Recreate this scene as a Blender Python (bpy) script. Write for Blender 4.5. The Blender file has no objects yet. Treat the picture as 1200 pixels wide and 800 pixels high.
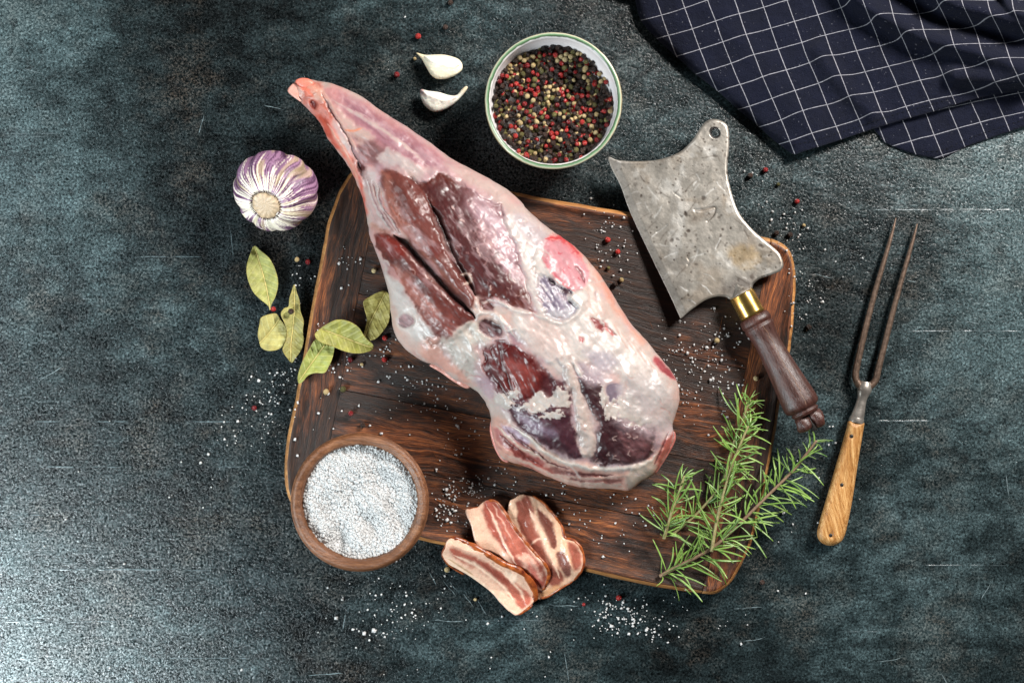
import bpy, bmesh, math, random
import numpy as np
from mathutils import Vector, Matrix, Euler

random.seed(7)
RNG = np.random.default_rng(7)
SC = bpy.context.scene
COL = SC.collection

# ------------------------------------------------------------------ camera
CAM_H = 1.2                      # metres above the table, looking straight down
PX = 0.0007                      # metres of table per photo pixel
cam_d = bpy.data.cameras.new('camera')
cam_d.sensor_width = 36.0
cam_d.lens = 36.0 * CAM_H / (1200 * PX)
cam_d.clip_start = 0.05
cam_d.clip_end = 20.0
cam = bpy.data.objects.new('camera', cam_d)
cam.location = (0, 0, CAM_H)
COL.objects.link(cam)
SC.camera = cam

# ------------------------------------------------------------------ world + lamps
world = bpy.data.worlds.new('World')
SC.world = world
world.use_nodes = True
bg = world.node_tree.nodes['Background']
bg.inputs[0].default_value = (0.75, 0.86, 1.0, 1)
bg.inputs[1].default_value = 0.018


def area_lamp(name, loc, target, sx, sy, power, color):
    d = bpy.data.lights.new(name, 'AREA')
    d.shape = 'RECTANGLE'
    d.size, d.size_y = sx, sy
    d.energy = power
    d.color = color
    o = bpy.data.objects.new(name, d)
    o.location = loc
    o.rotation_euler = (Vector(target) - Vector(loc)).to_track_quat('-Z', 'Y').to_euler()
    COL.objects.link(o)
    return o


area_lamp('softbox_key', (1.18, 1.18, 1.24), (0.0, 0.0, 0.0), 0.50, 0.50, 88.0, (1.0, 0.965, 0.92))
area_lamp('window_glow', (-0.80, -0.53, 0.62), (-0.40, -0.25, 0.0), 0.34, 0.34, 17.0, (0.86, 0.965, 1.0))
area_lamp('window_left', (-1.05, 0.10, 0.75), (-0.45, 0.02, 0.0), 0.45, 0.45, 4.0, (0.86, 0.965, 1.0))

SC.view_settings.view_transform = 'Standard'
SC.view_settings.look = 'None'
SC.view_settings.gamma = 1.0
SC.view_settings.exposure = 0.12
SC.view_settings.use_curve_mapping = False

# ------------------------------------------------------------------ helpers


def P(px, py, z=0.0):
    k = PX * (CAM_H - z) / CAM_H
    return Vector(((px - 600) * k, -(py - 400) * k, z))


def unproject(V, z):
    """(n,2) photo pixels + heights -> (n,3) metres."""
    k = PX * (CAM_H - z) / CAM_H
    return np.stack([(V[:, 0] - 600) * k, -(V[:, 1] - 400) * k, z + 0 * V[:, 0]], 1)


def lin(c):
    c = np.asarray(c, float) / 255.0
    return np.where(c <= 0.04045, c / 12.92, ((c + 0.055) / 1.055) ** 2.4)


def lin4(r, g, b):
    a = lin((r, g, b))
    return (float(a[0]), float(a[1]), float(a[2]), 1.0)


def _hash(ix, iy, seed):
    h = (ix.astype(np.int64) * 374761393 + iy.astype(np.int64) * 668265263 + seed * 1442695041) & 0xFFFFFFFF
    h = ((h ^ (h >> 13)) * 1274126177) & 0xFFFFFFFF
    h = ((h ^ (h >> 16)) * 2246822519) & 0xFFFFFFFF
    return ((h ^ (h >> 15)) & 0xFFFFFF) / float(0xFFFFFF) * 2 - 1


def vnoise(x, y, seed=0):
    x = np.asarray(x, float); y = np.asarray(y, float)
    ix = np.floor(x); iy = np.floor(y)
    fx = x - ix; fy = y - iy
    fx = fx * fx * fx * (fx * (fx * 6 - 15) + 10)
    fy = fy * fy * fy * (fy * (fy * 6 - 15) + 10)
    a = _hash(ix, iy, seed); b = _hash(ix + 1, iy, seed)
    c = _hash(ix, iy + 1, seed); d = _hash(ix + 1, iy + 1, seed)
    return (a + (b - a) * fx) * (1 - fy) + (c + (d - c) * fx) * fy


def fbm(x, y, octv=4, seed=0):
    s = 0; a = 1; t = 0
    for i in range(octv):
        s = s + a * vnoise(x * 2 ** i + 17.3 * i, y * 2 ** i - 9.1 * i, seed + i)
        t += a; a *= 0.55
    return s / t


def sstep(a, b, x):
    t = np.clip((x - a) / (b - a), 0, 1)
    return t * t * (3 - 2 * t)


def smooth_poly(pts, sub=4, closed=True):
    p = np.asarray(pts, float)
    n = len(p)
    out = []
    rng = range(n) if closed else range(n - 1)
    for i in rng:
        if closed:
            p0, p1, p2, p3 = p[i - 1], p[i], p[(i + 1) % n], p[(i + 2) % n]
        else:
            p0, p1, p2, p3 = p[max(i - 1, 0)], p[i], p[i + 1], p[min(i + 2, n - 1)]
        for k in range(sub):
            t = k / sub
            out.append(0.5 * (2 * p1 + (p2 - p0) * t + (2 * p0 - 5 * p1 + 4 * p2 - p3) * t * t + (3 * p1 - p0 - 3 * p2 + p3) * t ** 3))
    if not closed:
        out.append(p[-1])
    return np.array(out)


def resample(line, step):
    line = np.asarray(line, float)
    d = np.r_[0, np.cumsum(np.linalg.norm(np.diff(line, axis=0), axis=1))]
    n = max(2, int(round(d[-1] / step)) + 1)
    t = np.linspace(0, d[-1], n)
    return np.stack([np.interp(t, d, line[:, k]) for k in range(line.shape[1])], 1)


def seg_dist(V, line, closed):
    """distance, nearest point and (closed) inside test of points to a polyline."""
    x, y = V[:, 0], V[:, 1]
    best = np.full(len(V), 1e18)
    nx = np.zeros(len(V)); ny = np.zeros(len(V))
    par = np.zeros(len(V)); inside = np.zeros(len(V), bool)
    n = len(line)
    m = n if closed else n - 1
    for i in range(m):
        ax, ay = line[i]; bx, by = line[(i + 1) % n]
        dx, dy = bx - ax, by - ay
        L = dx * dx + dy * dy + 1e-12
        t = np.clip(((x - ax) * dx + (y - ay) * dy) / L, 0, 1)
        qx = ax + t * dx; qy = ay + t * dy
        d = (x - qx) ** 2 + (y - qy) ** 2
        b = d < best
        best = np.where(b, d, best)
        nx = np.where(b, qx, nx); ny = np.where(b, qy, ny)
        par = np.where(b, (i + t) / m, par)
        if closed and ay != by:
            c = ((ay > y) != (by > y)) & (x < dx * (y - ay) / (by - ay) + ax)
            inside ^= c
    return np.sqrt(best), nx, ny, par, inside


def sdf(V, poly):
    d, nx, ny, _, ins = seg_dist(V, poly, True)
    return np.where(ins, d, -d), nx, ny


def grid_fill(poly, step):
    """fill an outline with a quad grid whose border verts lie on the outline."""
    lo = poly.min(0) - 2 * step; hi = poly.max(0) + 2 * step
    xs = np.arange(lo[0], hi[0] + step, step); ys = np.arange(lo[1], hi[1] + step, step)
    X, Y = np.meshgrid(xs, ys)
    V = np.stack([X.ravel(), Y.ravel()], 1)
    sd, nx, ny = sdf(V, poly)
    W = len(xs); H = len(ys)
    ok = (sd > -0.55 * step).reshape(H, W)
    cell = ok[:-1, :-1] & ok[1:, :-1] & ok[:-1, 1:] & ok[1:, 1:]
    jj, ii = np.nonzero(cell)
    a = jj * W + ii
    F = np.stack([a, a + W, a + W + 1, a + 1], 1)
    used, inv = np.unique(F.ravel(), return_inverse=True)
    F = inv.reshape(-1, 4)
    V = V[used]; sd = sd[used]; nx = nx[used]; ny = ny[used]
    E = np.concatenate([F[:, [k, (k + 1) % 4]] for k in range(4)])
    key = np.sort(E, 1)
    code = key[:, 0].astype(np.int64) * (len(V) + 1) + key[:, 1]
    _, idx, cnt = np.unique(code, return_index=True, return_counts=True)
    be = E[idx[cnt == 1]]
    bv = np.unique(be)
    V[bv, 0] = nx[bv]; V[bv, 1] = ny[bv]
    sd = np.maximum(sd, 0); sd[bv] = 0
    return V, F, be, bv, sd


def inflate(poly, V, sd, g=None):
    """height (pixels) of a pillow over the outline."""
    lo = poly.min(0); hi = poly.max(0)
    if g is None:
        g = max((hi - lo).max() / 90, 0.4)
    xs = np.arange(lo[0] - 3 * g, hi[0] + 3 * g, g); ys = np.arange(lo[1] - 3 * g, hi[1] + 3 * g, g)
    X, Y = np.meshgrid(xs, ys)
    d, _, _ = sdf(np.stack([X.ravel(), Y.ravel()], 1), poly)
    d = d.reshape(X.shape)
    m = d > 0
    u = np.zeros_like(d)
    for _ in range(2500):
        a = np.zeros_like(u)
        a[1:-1, 1:-1] = 0.25 * (u[:-2, 1:-1] + u[2:, 1:-1] + u[1:-1, :-2] + u[1:-1, 2:]) + 0.5 * g * g
        u = np.where(m, a, 0)
    valid = d > 1.6 * g
    R = np.where(valid, (u + d * d) / (2 * np.maximum(d, 1e-6)), 0)
    w = valid.astype(float)
    for _ in range(14):
        Rs = sum(np.roll(np.roll(R * w, i, 0), j, 1) for i in (-1, 0, 1) for j in (-1, 0, 1))
        ws = sum(np.roll(np.roll(w, i, 0), j, 1) for i in (-1, 0, 1) for j in (-1, 0, 1))
        new = (w == 0) & (ws > 0)
        R = np.where(new, Rs / np.maximum(ws, 1e-9), R)
        w = np.where(new, 1.0, w)
    for _ in range(3):
        R = (R + np.roll(R, 1, 0) + np.roll(R, -1, 0) + np.roll(R, 1, 1) + np.roll(R, -1, 1)) / 5
    fx = np.clip((V[:, 0] - xs[0]) / g, 0, len(xs) - 1.001); fy = np.clip((V[:, 1] - ys[0]) / g, 0, len(ys) - 1.001)
    ix = fx.astype(int); iy = fy.astype(int); fx -= ix; fy -= iy
    Rv = (R[iy, ix] * (1 - fx) + R[iy, ix + 1] * fx) * (1 - fy) + (R[iy + 1, ix] * (1 - fx) + R[iy + 1, ix + 1] * fx) * fy
    return np.sqrt(np.maximum(2 * Rv * sd - sd * sd, 0))


WORLD_LOC = {}


def link(o, parent=None):
    COL.objects.link(o)
    if parent is not None:
        o.parent = parent
    return o


def tag(o, label=None, cat=None, group=None, kind=None):
    if label: o['label'] = label
    if cat: o['category'] = cat
    if group: o['group'] = group
    if kind: o['kind'] = kind
    return o


def thing(name, loc, label, cat, group=None):
    o = bpy.data.objects.new(name, None)
    o.empty_display_size = 0.02
    o.location = loc
    COL.objects.link(o)
    WORLD_LOC[o.name] = Vector(loc)
    return tag(o, label, cat, group)


def wloc(p):
    return WORLD_LOC.get(p.name, Vector((0, 0, 0))) if p is not None else Vector((0, 0, 0))


def mesh_obj(name, verts, faces, mat, parent=None, smooth=True, cols=None, uv=None, origin=None):
    """one mesh object; verts are given in world metres."""
    verts = np.asarray(verts, float)
    par_loc = wloc(parent)
    org = Vector(origin) if origin is not None else par_loc
    me = bpy.data.meshes.new(name)
    v = verts - np.array(org)
    if isinstance(faces, np.ndarray):
        me.vertices.add(len(v)); me.vertices.foreach_set('co', v.ravel())
        k = faces.shape[1]
        me.loops.add(faces.size); me.loops.foreach_set('vertex_index', faces.ravel().astype(np.int32))
        me.polygons.add(len(faces))
        me.polygons.foreach_set('loop_start', np.arange(0, faces.size, k, dtype=np.int32))
        me.polygons.foreach_set('loop_total', np.full(len(faces), k, np.int32))
        me.update(calc_edges=True)
    else:
        me.from_pydata(v.tolist(), [], [list(f) for f in faces])
        me.update()
    if smooth:
        me.polygons.foreach_set('use_smooth', np.ones(len(me.polygons), bool))
    for m in (mat if isinstance(mat, (list, tuple)) else [mat]):
        me.materials.append(m)
    if cols is not None:
        at = me.color_attributes.new('Col', 'FLOAT_COLOR', 'POINT')
        c4 = np.ones((len(v), 4)); c4[:, :3] = cols
        at.data.foreach_set('color', c4.ravel().astype(np.float32))
    if uv is not None:
        ul = me.uv_layers.new(name='UVMap')
        li = np.zeros(len(me.loops), np.int32); me.loops.foreach_get('vertex_index', li)
        ul.data.foreach_set('uv', uv[li].ravel().astype(np.float32))
    o = bpy.data.objects.new(name, me)
    link(o, parent)
    o.location = org - par_loc
    WORLD_LOC[o.name] = org
    return o


def solid(V, F, be, bv, ztop, zbot, weld):
    """closed body from a filled outline; returns verts (world), quads, index of source vert."""
    n = len(V)
    top = unproject(V, ztop)
    if weld:
        inner = np.ones(n, bool); inner[bv] = False
        src = np.nonzero(inner)[0]
        remap = np.arange(n); remap[src] = n + np.arange(len(src))
        bot = unproject(V[src], zbot[src])
        FB = remap[F][:, ::-1]
        return np.concatenate([top, bot]), np.concatenate([F, FB]), np.r_[np.arange(n), src]
    bot = unproject(V, zbot)
    k = PX
    FB = (F + n)[:, ::-1]
    side = np.stack([be[:, 1], be[:, 0], be[:, 0] + n, be[:, 1] + n], 1)
    return np.concatenate([top, bot]), np.concatenate([F, FB, side]), np.r_[np.arange(n), np.arange(n)]


def tube_data(path, radii, seg=10, flat=1.0):
    """verts, faces of a tube with round-ish section along a 3D path (world)."""
    path = [Vector(p) for p in path]
    n = len(path)
    verts = []; faces = []
    for i, p in enumerate(path):
        t = (path[min(i + 1, n - 1)] - path[max(i - 1, 0)]).normalized()
        up = Vector((0, 0, 1)) if abs(t.z) < 0.9 else Vector((0, 1, 0))
        s = t.cross(up).normalized(); w = s.cross(t).normalized()
        for k in range(seg):
            a = 2 * math.pi * (k + 0.5) / seg
            verts.append(p + s * (math.cos(a) * radii[i]) + w * (math.sin(a) * radii[i] * flat))
    for i in range(n - 1):
        for k in range(seg):
            a = i * seg + k; b = i * seg + (k + 1) % seg
            faces.append((a, b, b + seg, a + seg))
    faces.append(tuple(range(seg))[::-1])
    faces.append(tuple((n - 1) * seg + k for k in range(seg)))
    return [tuple(v) for v in verts], faces


def lathe_data(profile, center, seg=96, wob=0.0, seed=0):
    """profile = list of (r, z) going round the section; closed at axis when r == 0."""
    verts = []; faces = []
    idx = []
    for (r, z) in profile:
        if r <= 1e-7:
            idx.append([len(verts)]); verts.append((center[0], center[1], z))
        else:
            row = []
            for k in range(seg):
                a = 2 * math.pi * k / seg
                rr = r * (1 + wob * (math.sin(2 * a + seed) + 0.6 * math.sin(3 * a + 2 * seed) + 0.3 * math.sin(5 * a + seed)))
                row.append(len(verts)); verts.append((center[0] + rr * math.cos(a), center[1] + rr * math.sin(a), z))
            idx.append(row)
    for i in range(len(idx) - 1):
        A, B = idx[i], idx[i + 1]
        if len(A) == 1 and len(B) == 1: continue
        for k in range(seg):
            k2 = (k + 1) % seg
            if len(A) == 1: faces.append((A[0], B[k2], B[k]))
            elif len(B) == 1: faces.append((A[k], A[k2], B[0]))
            else: faces.append((A[k], A[k2], B[k2], B[k]))
    return verts, faces


# ------------------------------------------------------------------ material helpers
class NT:
    def __init__(self, name, rough=0.5, spec=0.5, metal=0.0):
        self.m = bpy.data.materials.new(name)
        self.m.use_nodes = True
        self.t = self.m.node_tree
        self.b = self.t.nodes['Principled BSDF']
        self.set(Roughness=rough, Metallic=metal)
        self.b.inputs['Specular IOR Level'].default_value = spec

    def set(self, **kw):
        for k, v in kw.items():
            self.put(self.b.inputs[k.replace('_', ' ')], v)

    def put(self, sock, v):
        if isinstance(v, bpy.types.NodeSocket): self.t.links.new(v, sock)
        else: sock.default_value = v

    def n(self, typ, out=0, props=None, **ins):
        nd = self.t.nodes.new('ShaderNode' + typ)
        for k, v in (props or {}).items(): setattr(nd, k, v)
        for k, v in ins.items():
            key = int(k[1:]) if k[0] == 'i' and k[1:].isdigit() else k.replace('_', ' ')
            self.put(nd.inputs[key], v)
        return nd.outputs[out]

    def coord(self, which='Object'):
        nd = self.t.nodes.new('ShaderNodeTexCoord')
        return nd.outputs[which]

    def mapping(self, vec, scale=(1, 1, 1), rot=(0, 0, 0), loc=(0, 0, 0)):
        return self.n('Mapping', Vector=vec, Scale=scale, Rotation=rot, Location=loc)

    def noise(self, vec, scale, detail=4, rough=0.55, dist=0.0):
        return self.n('TexNoise', Vector=vec, Scale=scale, Detail=detail, Roughness=rough, Distortion=dist)

    def math(self, op, a, b=0.0, clamp=False):
        return self.n('Math', props={'operation': op, 'use_clamp': clamp}, i0=a, i1=b)

    def ramp(self, fac, stops, mode='LINEAR'):
        nd = self.t.nodes.new('ShaderNodeValToRGB')
        r = nd.color_ramp; r.interpolation = mode
        while len(r.elements) < len(stops): r.elements.new(0.5)
        for e, (p, c) in zip(r.elements, stops):
            e.position = p
            e.color = c if len(c) == 4 else (*c, 1)
        self.t.links.new(fac, nd.inputs[0])
        return nd.outputs[0]

    def mix(self, fac, a, b, mode='MIX'):
        nd = self.t.nodes.new('ShaderNodeMix')
        nd.data_type = 'RGBA'; nd.blend_type = mode
        self.put(nd.inputs[0], fac); self.put(nd.inputs[6], a); self.put(nd.inputs[7], b)
        return nd.outputs[2]

    def bump(self, height, dist=0.001, strength=1.0, normal=None):
        nd = self.t.nodes.new('ShaderNodeBump')
        self.put(nd.inputs['Height'], height); nd.inputs['Distance'].default_value = dist
        nd.inputs['Strength'].default_value = strength
        if normal is not None: self.put(nd.inputs['Normal'], normal)
        self.t.links.new(nd.outputs[0], self.b.inputs['Normal'])
        return nd.outputs[0]

    def attr(self, name='Col'):
        nd = self.t.nodes.new('ShaderNodeAttribute'); nd.attribute_name = name
        return nd.outputs['Color']

    def rnd(self):
        nd = self.t.nodes.new('ShaderNodeObjectInfo')
        return nd.outputs['Random']


def g(v): return (v, v, v, 1)


# ------------------------------------------------------------------ materials
def mat_table():
    k = NT('weathered_slate', 0.42, 0.75)
    co = k.coord()
    big = k.noise(k.mapping(co, loc=(4.5, 2.42, 4.77)), 3.4, 3, 0.5)  # broad tone; offset picked to paint shade by the garlic, light at right
    mid = k.noise(k.mapping(co, (0.8, 1.25, 1)), 46, 7, 0.72, 0.0)
    fine = k.noise(co, 560, 4, 0.72, 0.6)
    hor = k.noise(k.mapping(co, (14, 420, 1)), 1.0, 3, 0.6)
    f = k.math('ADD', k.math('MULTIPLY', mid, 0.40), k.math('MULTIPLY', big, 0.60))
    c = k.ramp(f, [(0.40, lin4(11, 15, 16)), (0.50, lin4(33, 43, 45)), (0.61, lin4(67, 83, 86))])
    c = k.mix(1.0, c, k.ramp(fine, [(0.34, g(0.10)), (0.46, g(0.62)), (0.56, g(1.2)), (0.68, g(2.7))]), 'MULTIPLY')
    brown = k.math('MULTIPLY', k.ramp(k.noise(co, 16, 5, 0.7), [(0.5, g(0)), (0.66, g(1))]), k.ramp(fine, [(0.48, g(0)), (0.62, g(1))]))
    c = k.mix(k.math('MULTIPLY', brown, 0.25), c, lin4(128, 110, 94))
    # dark worn smudges and pits
    pits = k.ramp(k.noise(co, 38, 6, 0.75, 1.2), [(0.34, g(1)), (0.43, g(0))])
    c = k.mix(k.math('MULTIPLY', pits, 0.7), c, lin4(15, 18, 19))
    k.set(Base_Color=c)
    k.set(Roughness=k.ramp(mid, [(0.3, g(0.20)), (0.7, g(0.31))]))
    h = k.math('ADD', k.math('MULTIPLY', fine, 1.0), k.math('MULTIPLY', mid, 1.6))
    h = k.math('ADD', h, k.math('MULTIPLY', hor, 0.30))
    h = k.math('ADD', h, k.math('MULTIPLY', k.noise(co, 150, 3, 0.5), 1.0))
    k.b.inputs['Specular IOR Level'].default_value = 0.75
    k.set(Specular_IOR_Level=k.ramp(fine, [(0.40, g(0.02)), (0.50, g(0.45)), (0.62, g(1.0))]))
    k.bump(h, 0.00036, 0.8)
    return k.m


def mat_wood(name, angle, stops, fine=1700, stretch=44, rough=0.5, burn=0.88):
    k = NT(name, rough, 0.42)
    co = k.coord()
    r = k.rnd()
    off = k.n('CombineXYZ', X=k.math('MULTIPLY', r, 3.1), Y=k.math('MULTIPLY', r, 7.7), Z=r)
    v = k.n('VectorMath', props={'operation': 'ADD'}, i0=k.n('VectorRotate', props={'rotation_type': 'Z_AXIS'}, Vector=co, Angle=angle), i1=off)
    warp = k.noise(k.mapping(v, (3, 9, 3)), 2.2, 3)
    v2 = k.n('VectorMath', props={'operation': 'ADD'}, i0=v, i1=k.n('CombineXYZ', Y=k.math('MULTIPLY', warp, 0.03)))
    grain = k.noise(k.mapping(v2, (1.0, stretch, stretch)), 7, 7, 0.62, 0.5)
    fib = k.noise(k.mapping(v2, (1.0, 18, 18)), fine / 18, 4, 0.65)
    f = k.math('ADD', k.math('MULTIPLY', grain, 0.46), k.math('MULTIPLY', fib, 0.54))
    c = k.ramp(f, stops)
    b = k.ramp(k.noise(k.mapping(v, (1, 2.6, 1)), 6.5, 6, 0.68), [(0.46, g(1)), (0.60, g(0))])
    c = k.mix(k.math('MULTIPLY', b, burn), c, lin4(17, 11, 8))
    k.set(Base_Color=c)
    k.set(Roughness=k.ramp(grain, [(0.3, g(rough - 0.12)), (0.7, g(rough + 0.12))]))
    k.bump(k.math('ADD', grain, k.math('MULTIPLY', fib, 0.8)), 0.0008, 0.55)
    return k.m


def mat_vcol(name, rough=0.35, spec=0.5, bump_scale=600, bump_d=0.0004, sss=0.0, sss_scale=0.004, rvar=0.12, fleck=None, coat=0.0):
    k = NT(name, rough, spec)
    co = k.coord()
    c = k.attr()
    n1 = k.noise(co, bump_scale, 4, 0.6, 0.3)
    n2 = k.noise(co, bump_scale * 0.22, 4, 0.6, 0.5)
    c = k.mix(1.0, c, k.ramp(n2, [(0.25, g(0.88)), (0.72, g(1.06))]), 'MULTIPLY')
    k.set(Base_Color=c)
    k.set(Roughness=k.ramp(n2, [(0.3, g(max(rough - rvar, 0.05))), (0.7, g(rough + rvar))]))
    k.bump(k.math('ADD', n1, k.math('MULTIPLY', n2, 2.0)), bump_d, 0.8)
    if sss:
        k.set(Subsurface_Weight=sss, Subsurface_Scale=sss_scale, Subsurface_Radius=(1.0, 0.35, 0.25))
    if coat:
        k.set(Coat_Weight=coat, Coat_Roughness=0.12)
    return k.m


def mat_simple(name, col, rough=0.5, spec=0.5, metal=0.0, nscale=300, amt=0.35, bump=0.0003, dark=None):
    k = NT(name, rough, spec, metal)
    co = k.coord()
    n1 = k.noise(co, nscale, 5, 0.6, 0.4)
    col = (*col[:3], 1)
    d = dark or tuple(x * (1 - amt) for x in col[:3]) + (1,)
    k.set(Base_Color=k.ramp(n1, [(0.32, d), (0.66, col)]))
    k.bump(n1, bump, 0.7)
    return k.m


def mat_corn(name, a, b, rough, bump):
    k = NT(name, rough, 0.42)
    co = k.coord()
    n1 = k.noise(co, 900, 3, 0.6, 0.6)
    base = k.mix(k.rnd(), a, b)
    k.set(Base_Color=k.mix(1.0, base, k.ramp(n1, [(0.3, g(0.45)), (0.65, g(1.05))]), 'MULTIPLY'))
    k.bump(n1, bump, 1.0)
    return k.m


def mat_steel():
    k = NT('worn_steel', 0.45, 0.5, 0.75)
    co = k.coord()
    n1 = k.noise(co, 24, 7, 0.66, 0.8)
    n2 = k.noise(co, 260, 5, 0.7, 0.8)
    scr = k.noise(k.mapping(co, (25, 900, 25), (0, 0, 0.9)), 1, 3, 0.6)
    scr2 = k.noise(k.mapping(co, (1000, 25, 40), (0, 0, 0.35)), 1, 3, 0.6)
    f = k.math('ADD', k.math('MULTIPLY', n1, 0.60), k.math('MULTIPLY', n2, 0.28))
    f = k.math('ADD', f, k.math('MULTIPLY', scr, 0.06))
    f = k.math('ADD', f, k.math('MULTIPLY', scr2, 0.05))
    c = k.ramp(f, [(0.36, lin4(80, 72, 63)), (0.45, lin4(128, 121, 113)), (0.54, lin4(160, 155, 148)), (0.66, lin4(198, 195, 190))])
    spots = k.ramp(k.noise(co, 190, 6, 0.8, 1.6), [(0.385, g(1)), (0.44, g(0))])
    c = k.mix(k.math('MULTIPLY', spots, 0.7), c, lin4(62, 52, 44))
    stain = k.ramp(k.noise(co, 26, 3, 0.5, 0.6), [(0.52, g(0)), (0.68, g(1))])
    c = k.mix(k.math('MULTIPLY', stain, 0.35), c, lin4(134, 116, 90))
    k.set(Base_Color=c)
    k.set(Roughness=k.ramp(n2, [(0.3, g(0.40)), (0.7, g(0.62))]))
    k.bump(k.math('ADD', k.math('ADD', n2, k.math('MULTIPLY', n1, 2.0)), k.math('MULTIPLY', k.math('ADD', scr, scr2), 0.4)), 0.0003, 0.6)
    return k.m


def mat_napkin():
    k = NT('navy_checked_cotton', 0.9, 0.2)
    uv = k.coord('UV')
    sep = k.t.nodes.new('ShaderNodeSeparateXYZ'); k.t.links.new(uv, sep.inputs[0])
    jit = k.noise(k.coord(), 500, 2)
    lines = []
    for ax in (0, 1):
        fr = k.math('FRACT', k.math('ADD', sep.outputs[ax], 0.5))
        d = k.math('ABSOLUTE', k.math('SUBTRACT', fr, 0.5))
        d = k.math('ADD', d, k.math('MULTIPLY', k.math('SUBTRACT', jit, 0.5), 0.02))
        lines.append(k.math('SUBTRACT', 1.0, k.n('MapRange', props={'interpolation_type': 'SMOOTHSTEP'}, i0=d, i1=0.004, i2=0.022), True))
    ln = k.math('MAXIMUM', lines[0], lines[1])
    co = k.coord()
    weave = k.noise(co, 900, 4, 0.75)
    blot = k.noise(co, 60, 4, 0.6)
    base = k.mix(k.math('MULTIPLY', k.math('ADD', weave, blot), 0.5), lin4(2, 3, 7), lin4(13, 19, 44))
    lint = k.ramp(k.noise(co, 420, 2, 0.5), [(0.70, g(0)), (0.75, g(1))])
    base = k.mix(k.math('MULTIPLY', lint, 0.5), base, lin4(120, 120, 130))
    k.set(Base_Color=k.mix(k.math('MULTIPLY', ln, 0.9), base, lin4(160, 159, 166)))
    k.set(Sheen_Weight=0.02, Sheen_Roughness=0.5)
    wu = k.n('TexWave', Vector=uv, Scale=7, Distortion=0.5)
    k.bump(k.math('ADD', weave, k.math('MULTIPLY', blot, 3.0)), 0.0014, 1.0)
    return k.m


def mat_salt():
    k = NT('salt_crystal', 0.25, 0.5)
    k.set(Base_Color=(0.80, 0.795, 0.79, 1), Subsurface_Weight=0.0)
    tr = k.n('BsdfTranslucent', Color=(0.80, 0.795, 0.79, 1))
    mx = k.t.nodes.new('ShaderNodeMixShader'); mx.inputs[0].default_value = 0.45
    k.t.links.new(k.b.outputs[0], mx.inputs[1]); k.t.links.new(tr, mx.inputs[2])
    k.t.links.new(mx.outputs[0], k.t.nodes['Material Output'].inputs['Surface'])
    return k.m


def mat_leaf_bay():
    k = NT('dried_bay_leaf', 0.5, 0.35)
    c = k.attr(); co = k.coord()
    n1 = k.noise(co, 120, 5, 0.65, 0.6)
    n2 = k.noise(co, 900, 3, 0.6)
    k.set(Base_Color=k.mix(1.0, c, k.ramp(n1, [(0.28, g(0.62)), (0.7, g(1.15))]), 'MULTIPLY'))
    k.bump(k.math('ADD', n2, k.math('MULTIPLY', n1, 2)), 0.0005, 0.7)
    return k.m


def mat_rosemary():
    k = NT('rosemary_needle', 0.38, 0.5)
    co = k.coord('Generated')
    sep = k.t.nodes.new('ShaderNodeSeparateXYZ'); k.t.links.new(co, sep.inputs[0])
    mid = k.math('ABSOLUTE', k.math('SUBTRACT', sep.outputs[1], 0.5))
    base = k.mix(k.rnd(), lin4(80, 118, 44), lin4(150, 184, 90))
    base = k.mix(k.ramp(mid, [(0.02, g(0.45)), (0.12, g(0))]), base, lin4(170, 190, 120))
    base = k.mix(k.math('MULTIPLY', k.noise(k.coord(), 8, 4), 0.6), base, lin4(48, 72, 26))
    k.set(Base_Color=base, Subsurface_Weight=0.0)
    return k.m


M_TABLE = mat_table()
WOOD_STOPS = [(0.34, lin4(22, 12, 7)), (0.44, lin4(52, 26, 13)), (0.54, lin4(108, 57, 27)), (0.66, lin4(176, 106, 54))]
M_PLANK = mat_wood('dark_walnut_planks', math.radians(11), WOOD_STOPS)
M_ENDBOARD = mat_wood('dark_walnut_ends', math.radians(-79), WOOD_STOPS)
M_EDGE = mat_wood('worn_bare_edge', math.radians(11), [(0.3, lin4(90, 52, 26)), (0.5, lin4(166, 112, 62)), (0.7, lin4(216, 168, 106))], burn=0.35)
M_BOWLWOOD = mat_wood('turned_bowl_wood', math.radians(10), [(0.32, lin4(58, 34, 22)), (0.5, lin4(118, 76, 50)), (0.68, lin4(160, 112, 78))], burn=0.35, rough=0.42)
M_HANDLE = mat_wood('dark_handle_wood', math.radians(62), [(0.3, lin4(34, 19, 17)), (0.5, lin4(72, 42, 36)), (0.7, lin4(104, 66, 56))], burn=0.35, rough=0.36)
M_FORKWOOD = mat_wood('pale_fork_wood', math.radians(78), [(0.34, lin4(98, 60, 28)), (0.48, lin4(176, 122, 66)), (0.66, lin4(226, 186, 126))], burn=0.18, rough=0.45)
M_STEEL = mat_steel()


def mat_blade():
    k = NT('worn_blade_steel', 0.42, 0.5, 0.7)
    co = k.coord()
    n2 = k.noise(co, 420, 4, 0.7, 0.5)
    n3 = k.noise(co, 60, 4, 0.6)
    k.set(Base_Color=k.mix(1.0, k.attr(), k.ramp(n2, [(0.3, g(0.84)), (0.7, g(1.12))]), 'MULTIPLY'))
    k.set(Roughness=k.ramp(n3, [(0.3, g(0.34)), (0.7, g(0.52))]))
    k.bump(k.math('ADD', n2, k.math('MULTIPLY', n3, 2.0)), 0.00018, 0.6)
    return k.m


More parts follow.
